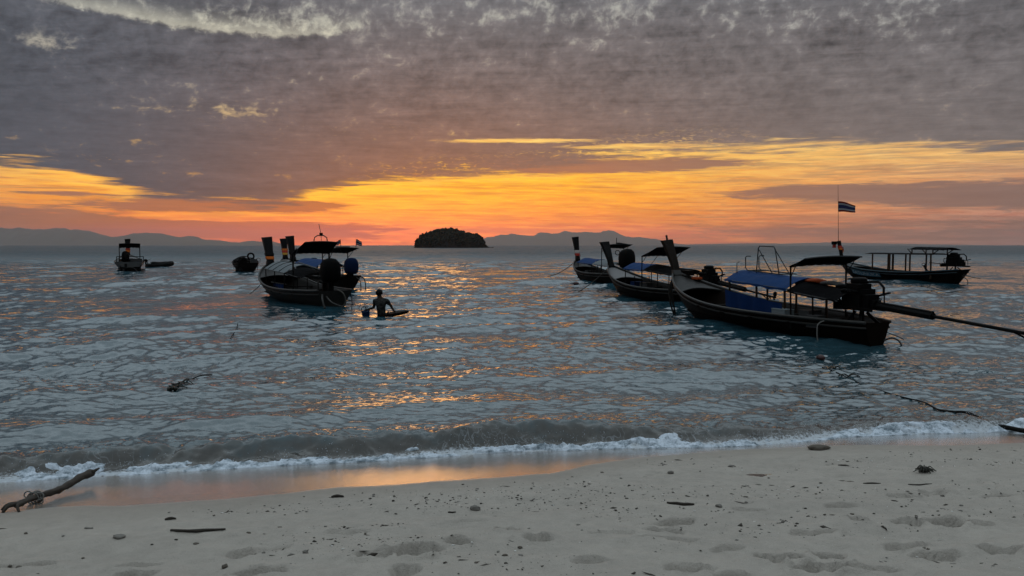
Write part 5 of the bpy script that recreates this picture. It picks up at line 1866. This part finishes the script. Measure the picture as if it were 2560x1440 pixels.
def man():
    c = P(952, 792, 0.0)
    wl = float(np.mean([water_at(c.x + dx, c.y + dy) for dx in (-0.4, -0.15, 0.15, 0.4) for dy in (-0.25, 0.0, 0.15)]))
    # local frame: +x to the right of the picture, +y away; he faces left and away
    t = thing('person', 'person in camouflage short-sleeved shirt wading waist-deep, leaning on a floating board', 'person', (c.x, c.y, wl), 0.0)
    V, Ed, R = [], [], []
    def v(p, r, par=None):
        V.append(Vector(p)); R.append(r)
        if par is not None:
            Ed.append((par, len(V) - 1))
        return len(V) - 1
    pel = v((0.03, 0.0, -0.06), (0.175, 0.125))
    # legs down to the sea bed
    for sx in (-1, 1):
        h = v((0.03 + sx * 0.09, 0.02, -0.18), 0.085, pel)
        k = v((0.02 + sx * 0.12, 0.10, -0.52), 0.058, h)
        a = v((0.02 + sx * 0.13, 0.02, -0.90), 0.040, k)
        v((0.0 + sx * 0.13, 0.14, -0.95), 0.035, a)
    wst = v((0.02, 0.0, 0.10), (0.170, 0.12), pel)
    chs = v((0.0, 0.02, 0.30), (0.190, 0.130), wst)
    shl = v((-0.01, 0.04, 0.47), (0.155, 0.105), chs)
    nck = v((-0.035, 0.05, 0.575), 0.066, shl)
    hd0 = v((-0.055, 0.06, 0.635), 0.070, nck)
    hd1 = v((-0.06, 0.065, 0.715), (0.096, 0.106), hd0)
    v((-0.05, 0.065, 0.775), 0.070, hd1)
    # arms: left one forward and down to the bucket, right one out and down on the board
    def arm(sh, el, wr, dirf, spread, curl):
        s0 = v(sh, 0.062, shl)
        e0 = v(el, 0.046, s0)
        w0 = v(wr, 0.030, e0)
        d = Vector(dirf).normalized()
        side = d.cross(Vector((0, 0, 1))).normalized()
        up = side.cross(d)
        palm = v(Vector(wr) + d * 0.05, 0.034, w0)
        for k in range(4):
            o = (k - 1.5) * 0.021
            ln = (0.036, 0.042, 0.040, 0.031)[k]
            p1 = v(V[palm] + d * 0.045 + side * o, 0.0095, palm)
            p2 = v(V[p1] + d * ln - up * curl * 0.3 * ln, 0.0085, p1)
            v(V[p2] + d * ln * 0.55 - up * curl * ln, 0.0075, p2)
        q1 = v(V[w0] + d * 0.035 + side * spread * 0.042, 0.011, w0)
        v(V[q1] + d * 0.035 + side * spread * 0.02 - up * 0.012, 0.0085, q1)
    arm((-0.18, 0.02, 0.46), (-0.22, 0.05, 0.26), (-0.37, 0.08, 0.21), (-1, 0.1, -0.35), 1, 0.9)
    arm((0.19, 0.03, 0.46), (0.32, 0.02, 0.31), (0.38, -0.02, 0.185), (0.75, -0.1, -0.45), -1, 0.4)
    body = skin_mesh('body', V, Ed, R, M['skin'])
    body.parent = t
    # face and hair on the head
    hc = Vector((-0.058, 0.065, 0.70))
    fd = Vector((-0.80, 0.55, -0.05)).normalized()          # he looks left and away
    sd = fd.cross(Vector((0, 0, 1))).normalized()
    n = MB()
    n.loft([[hc + fd * 0.078 + Vector((0, 0, 0.02)) + sd * a * 0.007 + Vector((0, 0, b * 0.006)) for a, b in ((-1, -1), (1, -1), (1, 1), (-1, 1))],
            [hc + fd * 0.104 + Vector((0, 0, -0.018)) + sd * a * 0.016 + Vector((0, 0, b * 0.008)) for a, b in ((-1, -1), (1, -1), (1, 1), (-1, 1))]])
    n.build('nose', M['skin'], body, True)
    for e in (-1, 1):
        MB().lathe([(0.002, -0.005), (0.010, 0), (0.002, 0.005)], hc + fd * 0.083 + sd * e * 0.032 + Vector((0, 0, 0.02)), 8).build('eye', M['hair'], body, True)
        MB().lathe([(0.006, -0.026), (0.016, -0.016), (0.019, 0.008), (0.012, 0.026), (0.003, 0.03)], hc + sd * e * 0.088 + Vector((0, 0, 0.0)), 8, None, 0.6, 1.0).build('ear', M['skin'], body, True)
    MB().tube([hc + fd * 0.086 - sd * 0.024 + Vector((0, 0, -0.045)), hc + fd * 0.094 + Vector((0, 0, -0.046)), hc + fd * 0.086 + sd * 0.024 + Vector((0, 0, -0.045))], 0.006, 6).build('mouth', M['skin'], body, True)
    hv = []
    rings = []
    for i in range(9):
        ph = pi / 2 * i / 8 * 1.16
        rr = sin(max(ph, 0.02))
        zz = cos(ph)
        rg = []
        for k in range(18):
            a = 2 * pi * k / 18
            dv = Vector((cos(a), sin(a), 0))
            low = 1.0 if dv.dot(fd) < 0.35 else 0.72
            jit = 1 + 0.05 * random.uniform(-1, 1)
            rg.append(hc + Vector((dv.x * rr * 0.110 * jit, dv.y * rr * 0.116 * jit, 0.02 + zz * 0.108 * jit if zz > 0 else 0.02 + zz * 0.17 * low * 1.2)) - fd * 0.006)
        rings.append(rg)
    MB().loft(rings).build('hair', M['hair'], body, True)
    # short-sleeved shirt
    SV, SE, SR = [], [], []
    def sv_(p, r, par=None):
        SV.append(Vector(p)); SR.append(r)
        if par is not None:
            SE.append((par, len(SV) - 1))
        return len(SV) - 1
    a0 = sv_((0.03, 0.0, -0.07), (0.194, 0.145))
    a1 = sv_((0.02, 0.0, 0.12), (0.190, 0.138), a0)
    a2 = sv_((0.0, 0.02, 0.30), (0.206, 0.145), a1)
    a3 = sv_((-0.01, 0.04, 0.465), (0.172, 0.12), a2)
    sv_((-0.03, 0.048, 0.545), 0.082, a3)
    l1 = sv_((-0.185, 0.02, 0.46), 0.086, a3)
    sv_((-0.207, 0.042, 0.31), 0.070, l1)
    r1 = sv_((0.195, 0.03, 0.46), 0.086, a3)
    sv_((0.285, 0.024, 0.345), 0.070, r1)
    shirt = skin_mesh('shirt', SV, SE, SR, M['camo'])
    shirt.parent = body

    # what he leans on and pushes
    w0 = Vector((c.x, c.y, wl))
    bt = thing('float_board', 'dark board floating under the wading person\'s right hand', 'board', w0 + Vector((0.42, -0.08, 0.075)), radians(12), rx=radians(3), ry=radians(-9))
    rings = []
    for u, w_, h in ((-0.45, 0.06, 0.02), (-0.38, 0.17, 0.035), (-0.1, 0.22, 0.045), (0.2, 0.20, 0.045), (0.38, 0.12, 0.04), (0.46, 0.03, 0.02)):
        rings.append([Vector((u, a * w_, b * h)) for a, b in ((-1, -1), (1, -1), (1, 1), (-1, 1))])
    MB().loft(rings).build('board', M['hull_dark'], bt)
    MB().tube([(-0.2, -0.1, 0.05), (-0.15, 0.0, 0.10), (-0.2, 0.1, 0.05)], 0.012, 6).build('strap', M['rubber'], bt, True)
    bk = thing('bucket', 'blue plastic bucket floating by the wading person\'s left hand', 'bucket', w0 + Vector((-0.46, 0.06, -0.03)), 0.3, rx=radians(6), ry=radians(-8))
    MB().lathe([(0.10, 0.0), (0.115, 0.10), (0.13, 0.22), (0.138, 0.225), (0.138, 0.245), (0.125, 0.245), (0.10, 0.03), (0.02, 0.02)], (0, 0, -0.05), 18).build('pail', M['bucket'], bk, True)
    MB().tube([(0.135 * cos(a), 0.02, 0.18 + 0.13 * sin(a)) for a in [pi * i / 10 for i in range(11)]], 0.006, 6).build('bail', M['steel'], bk, True)
    cw = thing('wire_coil', 'tangled coil of wire standing out of the blue bucket', 'wire', w0 + Vector((-0.46, 0.06, 0.10)), 0.0)
    r = random.Random(4)
    for k in range(5):
        cx, cz, rd, tl = r.uniform(-0.10, 0.06), r.uniform(0.10, 0.20), r.uniform(0.07, 0.14), r.uniform(-0.6, 0.6)
        pts = [Vector((cx + rd * cos(a) * cos(tl), rd * cos(a) * sin(tl), cz + rd * 0.8 * sin(a))) for a in [2 * pi * i / 18 for i in range(18)]]
        MB().tube(pts, 0.006, 5, closed=True).build('loop', M['rope_dark'], cw, True)
    MB().tube([(0, 0, -0.10), (0.0, 0, 0.02), (-0.02, 0, 0.16)], 0.012, 6).build('stem', M['rope_dark'], cw, True)


man()

# ================================================================== floats and ropes on the water
def spline(pts, per=8):
    P_ = [Vector(p) for p in pts]
    out = []
    for i in range(len(P_) - 1):
        p0, p1, p2, p3 = P_[max(i - 1, 0)], P_[i], P_[i + 1], P_[min(i + 2, len(P_) - 1)]
        for k in range(per):
            u = k / per
            out.append(0.5 * ((2 * p1) + (p2 - p0) * u + (2 * p0 - 5 * p1 + 4 * p2 - p3) * u * u + (3 * p1 - p0 - 3 * p2 + p3) * u ** 3))
    out.append(P_[-1])
    return out


def float_ball(px, py, rad, label, squash=0.8):
    p = P(px, py, 0.0)
    z = water_at(p.x, p.y)
    t = thing('mooring_float', label, 'buoy', (p.x, p.y, z), 0.3)
    MB().lathe([(0.01, -rad * squash), (rad * 0.6, -rad * 0.75 * squash), (rad * 0.95, -rad * 0.25 * squash), (rad, rad * 0.15), (rad * 0.85, rad * 0.55 * squash), (rad * 0.5, rad * 0.85 * squash), (0.01, rad * squash)], (0, 0, rad * 0.35), 16).build('ball', M['buoy'], t, True)
    MB().tube([(rad * 0.9 * cos(a), 0.0, rad * 0.35 + rad * 0.95 * sin(a)) for a in (2.4, 2.7, 3.0, 3.3)], rad * 0.10, 6).build('rope_eye', M['rope_dark'], t, True)
    return t


float_ball(2051, 908, 0.082, 'dark red round float on the rope near the blue-clothed boat')
float_ball(1440, 714, 0.16, 'round float off the bow of the boat with the covered outboard', 0.7)
float_ball(1362, 693, 0.14, 'small dark float at the end of the taut mooring line', 0.7)
for (px_, py_, nm, lb) in ((2086, 936, 'weed_clump', 'small knot of seaweed on the rope below the red float'), (2120, 948, 'weed_clump', 'longer strand of seaweed floating below the red float')):
    p = P(px_, py_, 0.0)
    z = water_at(p.x, p.y)
    t = thing(nm, lb, 'seaweed', (p.x, p.y, z), 0.0)
    r = random.Random(px_)
    k = 1.0 if px_ < 2100 else 1.7
    for i in range(7):
        a = r.uniform(-0.5, 0.5) + (pi if r.random() < 0.5 else 0)
        pts = spline([(0, 0, 0.0), (0.04 * k * cos(a), 0.03 * sin(a), 0.03 + 0.02 * r.random()), (0.09 * k * cos(a), 0.05 * sin(a), 0.02), (0.13 * k * cos(a), 0.06 * sin(a), -0.02)], 4)
        MB().tube(pts, [0.012 * (1 - 0.7 * q / len(pts)) for q in range(len(pts))], 5).build('frond', M['weed'], t, True)

# taut mooring line of the boat with the covered outboard
a = Vector((boat3.c.x, boat3.c.y, 0)) + Matrix.Rotation(boat3.th, 3, 'Z') @ Vector((-0.10, 3.75, 1.22))
e = P(1366, 691, 0.0)
pts = [a.lerp(Vector((e.x, e.y, -0.02)), u) - Vector((0, 0, 0.22 * sin(pi * u))) for u in [i / 14 for i in range(15)]]
tag(MB().tube(pts, 0.022, 6).build('mooring_line', M['rope'], None, True), 'taut mooring line from the prow with pale sash down to a small float', 'rope')

# half-sunken rope in the middle distance, and its weedy end
wp = [(424, 992), (436, 984), (452, 974), (466, 962), (478, 948), (500, 938), (530, 930)]
pts = []
for i, (x_, y_) in enumerate(wp):
    p = P(x_, y_, 0.0)
    pts.append((p.x, p.y, water_at(p.x, p.y) + (0.02 if i % 2 == 0 else 0.035)))
pts = spline(pts, 5)
t = thing('sunken_rope', 'weedy rope end floating awash in open water with a dark knot', 'rope', pts[0], 0.0)
off = Vector(pts[0])
MB().tube([q - off for q in pts], [0.014 * (1 - 0.6 * i / len(pts)) + 0.004 for i in range(len(pts))], 6).build('strand', M['rope_dark'], t, True)
m = MB()
for k in range(5):
    m.lathe([(0.003, -0.03), (0.020, -0.015), (0.024, 0.012), (0.012, 0.026), (0.003, 0.03)], (0.02 + 0.026 * k - 0.03, 0.02 * (k % 2), 0.008 * (k % 3)), 8, None, 1.2, 1.0)
m.build('knot', M['weed'], t, True)
r = random.Random(9)
for k in range(9):
    s_ = pts[int(r.uniform(0, len(pts) * 0.7))] - off
    MB().tube(spline([s_, s_ + Vector((r.uniform(-.05, .12), r.uniform(-.1, .1), 0.03)), s_ + Vector((r.uniform(-.05, .3), r.uniform(-.15, .15), -0.02))], 4), 0.008, 5).build('weed_strand', M['weed'], t, True)
wp = [(575, 850), (583, 838), (590, 826), (594, 812), (597, 800)]
pts = [(lambda p: (p.x, p.y, water_at(p.x, p.y) + 0.02))(P(x_, y_, 0.0)) for x_, y_ in wp]
tag(MB().tube(spline(pts, 5), 0.008, 6).build('drifting_rope', M['rope_dark'], None, True), 'thin dark rope awash in the water off the bow of the grey-awning boat', 'rope')

# thick tarred mooring rope running ashore on the right
wp = [((2052, 925), 0.012), ((2086, 938), 0.012), ((2140, 952), 0.012), ((2200, 974), 0.012), ((2250, 990), 0.013), ((2310, 1004), 0.014), ((2345, 1024), 0.017), ((2385, 1038), 0.020), ((2420, 1047), 0.022)]
pts, rr = [], []
for (q, w_) in wp:
    p = P(q[0], q[1], 0.03)
    zz_ = water_at(p.x, p.y)
    pts.append((p.x, p.y, zz_ + (0.012 if q[0] > 2300 else -0.004)))
    rr.append(w_)
# lifts over the little breaker and comes down on the sand
for q, z_, w_ in (((2480, 1060), 0.045, 0.032), ((2520, 1069), 0.045, 0.036), ((2560, 1077), 0.05, 0.040), ((2620, 1086), 0.055, 0.042)):
    p = P(q[0], q[1], z_)
    pts.append((p.x, p.y, max(z_, float(sand_base(np.array([p.x]), np.array([p.y]))[0]) + w_ * 0.7)))
    rr.append(w_)
lp = Vector(pts[-1])
for d in ((0.5, -0.25), (1.3, -0.8), (2.2, -1.6)):
    x_, y_ = lp.x + d[0], lp.y + d[1]
    pts.append((x_, y_, float(sand_z([x_], [y_])[0]) + 0.03))
    rr.append(0.042)
sp = spline(pts, 6)
rs = list(0.72 * np.interp(np.linspace(0, len(rr) - 1, len(sp)), range(len(rr)), rr))
tag(MB().tube(sp, rs, 10).build('hawser', M['rope_dark'], None, True), 'thick black mooring rope running from the water up over the breaker onto the sand', 'rope')

# ================================================================== on the sand
def ground(px, py):
    p = sand_hit(px, py)
    p.z = float(sand_z([p.x], [p.y])[0])
    return p


def lump(name, label, cat, px, py, size, mat_, seed, squash=0.6, group=None, sink=0.25, rz=None):
    """an uneven stone or piece of coral, half settled in the sand"""
    r = np.random.default_rng(seed)
    p = ground(px, py)
    bm = bmesh.new()
    bmesh.ops.create_icosphere(bm, subdivisions=3, radius=0.5)
    k = r.uniform(0, 50, 3)
    for v in bm.verts:
        c = np.array(v.co[:])
        n = fbm(np.array([c[0] * 3 + k[0]]), np.array([c[1] * 3 + c[2] * 2.3 + k[1]]), 4, seed)[0]
        n2 = fbm(np.array([c[2] * 4 + k[2]]), np.array([c[0] * 4 - c[1]]), 3, seed + 3)[0]
        v.co = v.co * (1 + 0.20 * n + 0.12 * n2)
        v.co.x *= size[0]; v.co.y *= size[1]; v.co.z *= size[2]
        if v.co.z < -size[2] * 0.4:
            v.co.z = -size[2] * 0.4
    me = bpy.data.meshes.new(name)
    bm.to_mesh(me)
    bm.free()
    me.polygons.foreach_set('use_smooth', np.ones(len(me.polygons), dtype=bool))
    me.materials.append(M[mat_])
    o = bpy.data.objects.new(name, me)
    C.objects.link(o)
    o.location = (p.x, p.y, p.z + size[2] * (0.4 - sink * 0.6))
    o.rotation_euler = (0, 0, r.uniform(-0.4, 0.4) if rz is None else rz)
    return tag(o, label, cat, group)


def stick(label, px0, py0, px1, py1, rad, mat_='twig', bend=0.02, seed=1, name='stick', lift=0.6, group=None):
    r = random.Random(seed)
    a, c = ground(px0, py0), ground(px1, py1)
    pts = []
    for i in range(9):
        u = i / 8
        q = a.lerp(c, u)
        q.y += bend * sin(pi * u) * (1 if seed % 2 else -1)
        q.z = float(sand_z([q.x], [q.y])[0]) + rad * lift + (rad * 0.5 * sin(pi * u))
        pts.append(q)
    rr = [rad * (0.35 + 0.75 * sin(pi * (0.12 + 0.80 * i / 8)) + 0.12 * r.uniform(-1, 1)) for i in range(9)]
    return tag(MB().tube(pts, rr, 7).build(name, M[mat_], None, True), label, 'stick', group)


# the driftwood log with rope round it, left
def log():
    a, c = sand_hit(40, 1275), P(236, 1184, 0.14)
    sa = float(sand_z([a.x], [a.y])[0])
    t = thing('driftwood_log', 'driftwood log lying from the dry sand into the foam with splayed root end', 'driftwood', (a.x, a.y, sa), 0.0)
    A, Cc = Vector((0, 0, 0.035)), Vector((c.x - a.x, c.y - a.y, c.z - sa))
    pts, rr = [], []
    r = random.Random(12)
    n = 60
    d = (Cc - A)
    s_ = d.cross(Vector((0, 0, 1))).normalized()
    for i in range(n + 1):
        u = i / n
        q = A + d * u + s_ * 0.02 * sin(u * 5) + Vector((0, 0, 0.010 * sin(u * 9)))
        pts.append(q)
        rr.append((0.021 + 0.012 * u) * (1 + 0.08 * sin(i * 0.7) + 0.05 * r.uniform(-1, 1)))
    tr = MB().tube(pts, rr, 16).build('trunk', M['driftwood'], t, True)
    # bark: long ridges, knots and chips
    for vtx in tr.data.vertices:
        q = vtx.co
        u = (q - A).dot(d) / d.length_squared
        ax_ = A + d * u
        rad_ = q - ax_
        an = atan2(rad_.dot(s_), rad_.z)
        k = 0.16 * float(fbm(np.array([an * 2.2]), np.array([u * 7.0]), 3, 88)[0]) + 0.10 * float(vnoise(np.array([an * 5.0]), np.array([u * 30.0]), 89)[0])
        vtx.co = ax_ + rad_ * (1 + k)
    for dx, dy, dz, rad in ((-0.09, -0.03, -0.025, 0.018), (-0.05, -0.08, -0.03, 0.02), (0.07, -0.07, -0.03, 0.016)):
        q = spline([A + Vector((0.02, 0.05, 0)), A + Vector((dx * 0.5, dy * 0.5, 0.012)), A + Vector((dx, dy, dz))], 6)
        MB().tube(q, [rad * (1.2 - 0.8 * i / len(q)) for i in range(len(q))], 8).build('root', M['driftwood'], t, True)
    MB().tube([Cc - d.normalized() * 0.04 + Vector((0, 0, 0.02)), Cc + Vector((0.035, 0.02, 0.045))], [0.02, 0.008], 7).build('broken_stub', M['driftwood'], t, True)
    rp = thing('rope_tangle', 'pale rope looped round the driftwood log near its roots', 'rope', Vector((a.x, a.y, sa)) + A + d * 0.22, 0.0)
    ax = d.normalized()
    up = ax.cross(s_).normalized()
    for k in range(3):
        o = ax * (k * 0.028 - 0.03)
        MB().tube([o + (s_ * cos(q) + up * sin(q)) * 0.046 for q in [2 * pi * i / 16 for i in range(16)]], 0.006, 6, closed=True).build('turn', M['rope_pale'], rp, True)
    for k, (ox, oz, rd) in enumerate(((0.05, 0.02, 0.035), (-0.04, 0.035, 0.03), (0.05, -0.02, 0.03))):
        MB().tube([Vector((ox, -0.03, oz)) + Vector((rd * cos(q), 0.25 * rd * sin(q), 0.75 * rd * sin(q))) for q in [2 * pi * i / 16 for i in range(16)]], 0.0055, 6, closed=True).build('loop', M['rope_pale'], rp, True)


log()
lump('beach_stone', 'rounded brown stone at the edge of the wet sand below the mooring rope', 'stone', 2047, 1124, (0.24, 0.11, 0.075), 'stone', 3, rz=0.05)
lump('coral_piece', 'saddle-shaped pale coral piece alone on the dry sand', 'coral', 1188, 1269, (0.085, 0.045, 0.05), 'coral', 4)
lump('coral_piece', 'flat double coral piece left of the long dark stick', 'coral', 297, 1354, (0.085, 0.05, 0.035), 'coral', 5)
lump('coral_piece', 'small flat coral chip between the log and the long dark stick', 'coral', 222, 1324, (0.06, 0.025, 0.018), 'coral', 6)
lump('coral_piece', 'grey coral chip on the sand above the saddle-shaped coral toward the wet edge', 'coral', 1676, 1181, (0.055, 0.03, 0.03), 'coral', 7)
lump('beach_pebble', 'dark pebble standing alone at the bottom of the beach scatter', 'pebble', 562, 1416, (0.036, 0.03, 0.026), 'stone', 8, sink=0.1)
lump('beach_pebble', 'pointed grey pebble on bare sand right of the long dark stick', 'pebble', 763, 1385, (0.035, 0.03, 0.03), 'coral', 9)
lump('coral_piece', 'coral chunk beside a footprint below the dark straight stick', 'coral', 1798, 1270, (0.05, 0.035, 0.03), 'coral', 10)
r_ = random.Random(30)
SMALL = [(207, 1391), (25, 1408), (47, 1420), (1035, 1405), (1262, 1394), (1245, 1377), (1300, 1370), (1302, 1391), (1190, 1412), (1322, 1323), (1455, 1321), (1445, 1306), (2185, 1284), (1866, 1262), (1864, 1246), (2130, 1284), (1958, 1303), (2014, 1272), (1992, 1309), (2290, 1296), (2345, 1277), (2403, 1260), (2275, 1234), (2052, 1208), (1922, 1190), (1948, 1188), (1568, 1248), (1280, 1245), (1157, 1212), (1065, 1242), (983, 1252), (1018, 1268), (913, 1335), (1165, 1287), (2217, 1391), (2310, 1370), (2320, 1372), (2080, 1384), (1850, 1328), (1790, 1304), (1853, 1322), (2480, 1315), (2040, 1240), (95, 1430), (660, 1333), (712, 1284), (440, 1353), (760, 1242), (535, 1288), (422, 1282), (700, 1318), (622, 1332), (490, 1362), (380, 1365), (158, 1344), (65, 1340), (1420, 1258), (1505, 1180), (1552, 1192), (1470, 1207)]
for i, (x_, y_) in enumerate(SMALL):
    s0 = r_.uniform(0.010, 0.022)
    lump('beach_pebble', 'small grey or brown pebble scattered on the dry sand', 'pebble', x_, y_, (s0 * r_.uniform(1, 1.8), s0, s0 * r_.uniform(0.5, 0.9)), r_.choice(['stone', 'stone', 'coral', 'twig']), 40 + i, group='pebbles scattered over the beach')
stick('long thin dark stick bent like a bow on the sand', 427, 1336, 564, 1331, 0.010, seed=2, bend=0.03)
stick('short thick dark twig right of the log on the upper sand', 828, 1246, 860, 1244, 0.011, seed=3, bend=0.004)
stick('straight dark stick lying among the pebbles left of the coral chunk', 1667, 1263, 1736, 1268, 0.011, seed=4, bend=0.006)
stick('flat driftwood chip near the log end of the beach', 412, 1300, 440, 1297, 0.009, seed=5, bend=0.002)
stick('tiny dark twig beside the saddle-shaped coral', 1120, 1274, 1140, 1273, 0.006, seed=6, bend=0.002)
stick('thin pale-ended twig on the sand right of the straight dark stick', 2158, 1209, 2202, 1210, 0.006, seed=7, bend=0.004)
stick('slender twig half buried below the seaweed tuft', 2270, 1205, 2330, 1202, 0.005, seed=8, bend=0.006)
stick('short twig near the wet line under the mooring rope', 2095, 1164, 2120, 1163, 0.006, seed=9, bend=0.002)


def tuft(px, py, label, k=1.0, seed=5):
    p = ground(px, py)
    t = thing('seaweed_tuft', label, 'seaweed', p, 0.0)
    r = random.Random(seed)
    for i in range(60):
        a = r.uniform(0, 2 * pi)
        ln = r.uniform(0.03, 0.105) * k * (1.0 if r.random() < 0.8 else 1.3)
        h = r.uniform(0.010, 0.05) * k
        q = spline([(0.02 * cos(a), 0.015 * sin(a), 0.0), (ln * 0.45 * cos(a), ln * 0.3 * sin(a), h), (ln * cos(a), ln * 0.6 * sin(a), h * r.uniform(-0.05, 0.5))], 4)
        MB().tube(q, [0.007 * k * (1 - 0.75 * j / len(q)) for j in range(len(q))], 5).build('frond', M['weed'], t, True)


tuft(2310, 1184, 'dark tuft of dried seaweed on the dry sand below the mooring rope')
tuft(2085, 1384, 'crumbled clump of seaweed by the footprints at the bottom of the beach', 0.7, 6)
tuft(2375, 1303, 'scrap of seaweed lying in the deepest footprint', 0.4, 8)


# fine scatter: shell grit, wood crumbs and weed bits nobody could count
def grit():
    r = np.random.default_rng(77)
    n = 42000
    x = r.uniform(-5.2, 7.5, n)
    y = r.uniform(3.3, 8.6, n)
    up = wet_y(x) - y
    dens = np.clip(0.40 + 1.15 * fbm(x * 0.9, y * 2.6, 4, 101), 0.04, 1.0) ** 1.8 * sm(0.10, 0.55, up)
    dens *= 0.45 + 0.55 * np.exp(-((up - 0.9) / 0.6) ** 2) + 0.25 * np.exp(-((up - 1.9) / 0.4) ** 2)
    k = r.random(n) < dens
    x, y = x[k], y[k]
    n = len(x)
    z = sand_z(x, y)
    s = 0.0019 + 0.0085 * r.random(n) ** 5.0
    big = r.random(n) < 0.012
    s = np.where(big, s + 0.006, s)
    st = np.where(r.random(n) < 0.12, r.uniform(2.0, 5.0, n), r.uniform(0.8, 1.9, n))
    fl = r.uniform(0.35, 0.9, n)
    an = r.normal(0.1, 0.9, n)
    oc = np.array([(1, 0, 0), (0, 1, 0), (-1, 0, 0), (0, -1, 0), (0, 0, 1), (0, 0, -0.6)], float)
    tri = np.array([(0, 1, 4), (1, 2, 4), (2, 3, 4), (3, 0, 4), (1, 0, 5), (2, 1, 5), (3, 2, 5), (0, 3, 5)])
    L = oc[None] * (1 + 0.3 * r.normal(0, 1, (n, 6, 1))) + 0.28 * r.normal(0, 1, (n, 6, 3))
    lx = L[:, :, 0] * (s * st)[:, None]
    ly = L[:, :, 1] * s[:, None]
    lz = L[:, :, 2] * (s * fl)[:, None]
    X = x[:, None] + lx * np.cos(an)[:, None] - ly * np.sin(an)[:, None]
    Y = y[:, None] + lx * np.sin(an)[:, None] + ly * np.cos(an)[:, None]
    Z = z[:, None] + lz + (s * fl * 0.3)[:, None]
    V = np.stack([X, Y, Z], -1)
    cls = r.choice(3, n, p=[0.70, 0.22, 0.08])
    for c, nm, mm, lb in ((0, 'beach_crumbs', 'weed_dry', 'dark wood and weed crumbs strewn over the dry sand'), (1, 'beach_grit', 'coral', 'grey coral grit strewn over the dry sand'), (2, 'shell_grit', 'shell', 'tiny pale shell fragments strewn over the dry sand')):
        q = V[cls == c]
        m = len(q)
        o = np_obj(nm, q.reshape(-1, 3), (tri[None] + (np.arange(m) * 6)[:, None, None]).reshape(-1, 3), M[mm], False)
        tag(o, lb, None, kind='stuff')


M['weed_dry'] = mat('dry_crumbs', (0.055, 0.048, 0.041), 0.9, 0.05, 0.5, 40.0)
M['shell'] = mat('shell_white', (0.55, 0.53, 0.50), 0.6, 0.2, 0.2, 40.0)
grit()
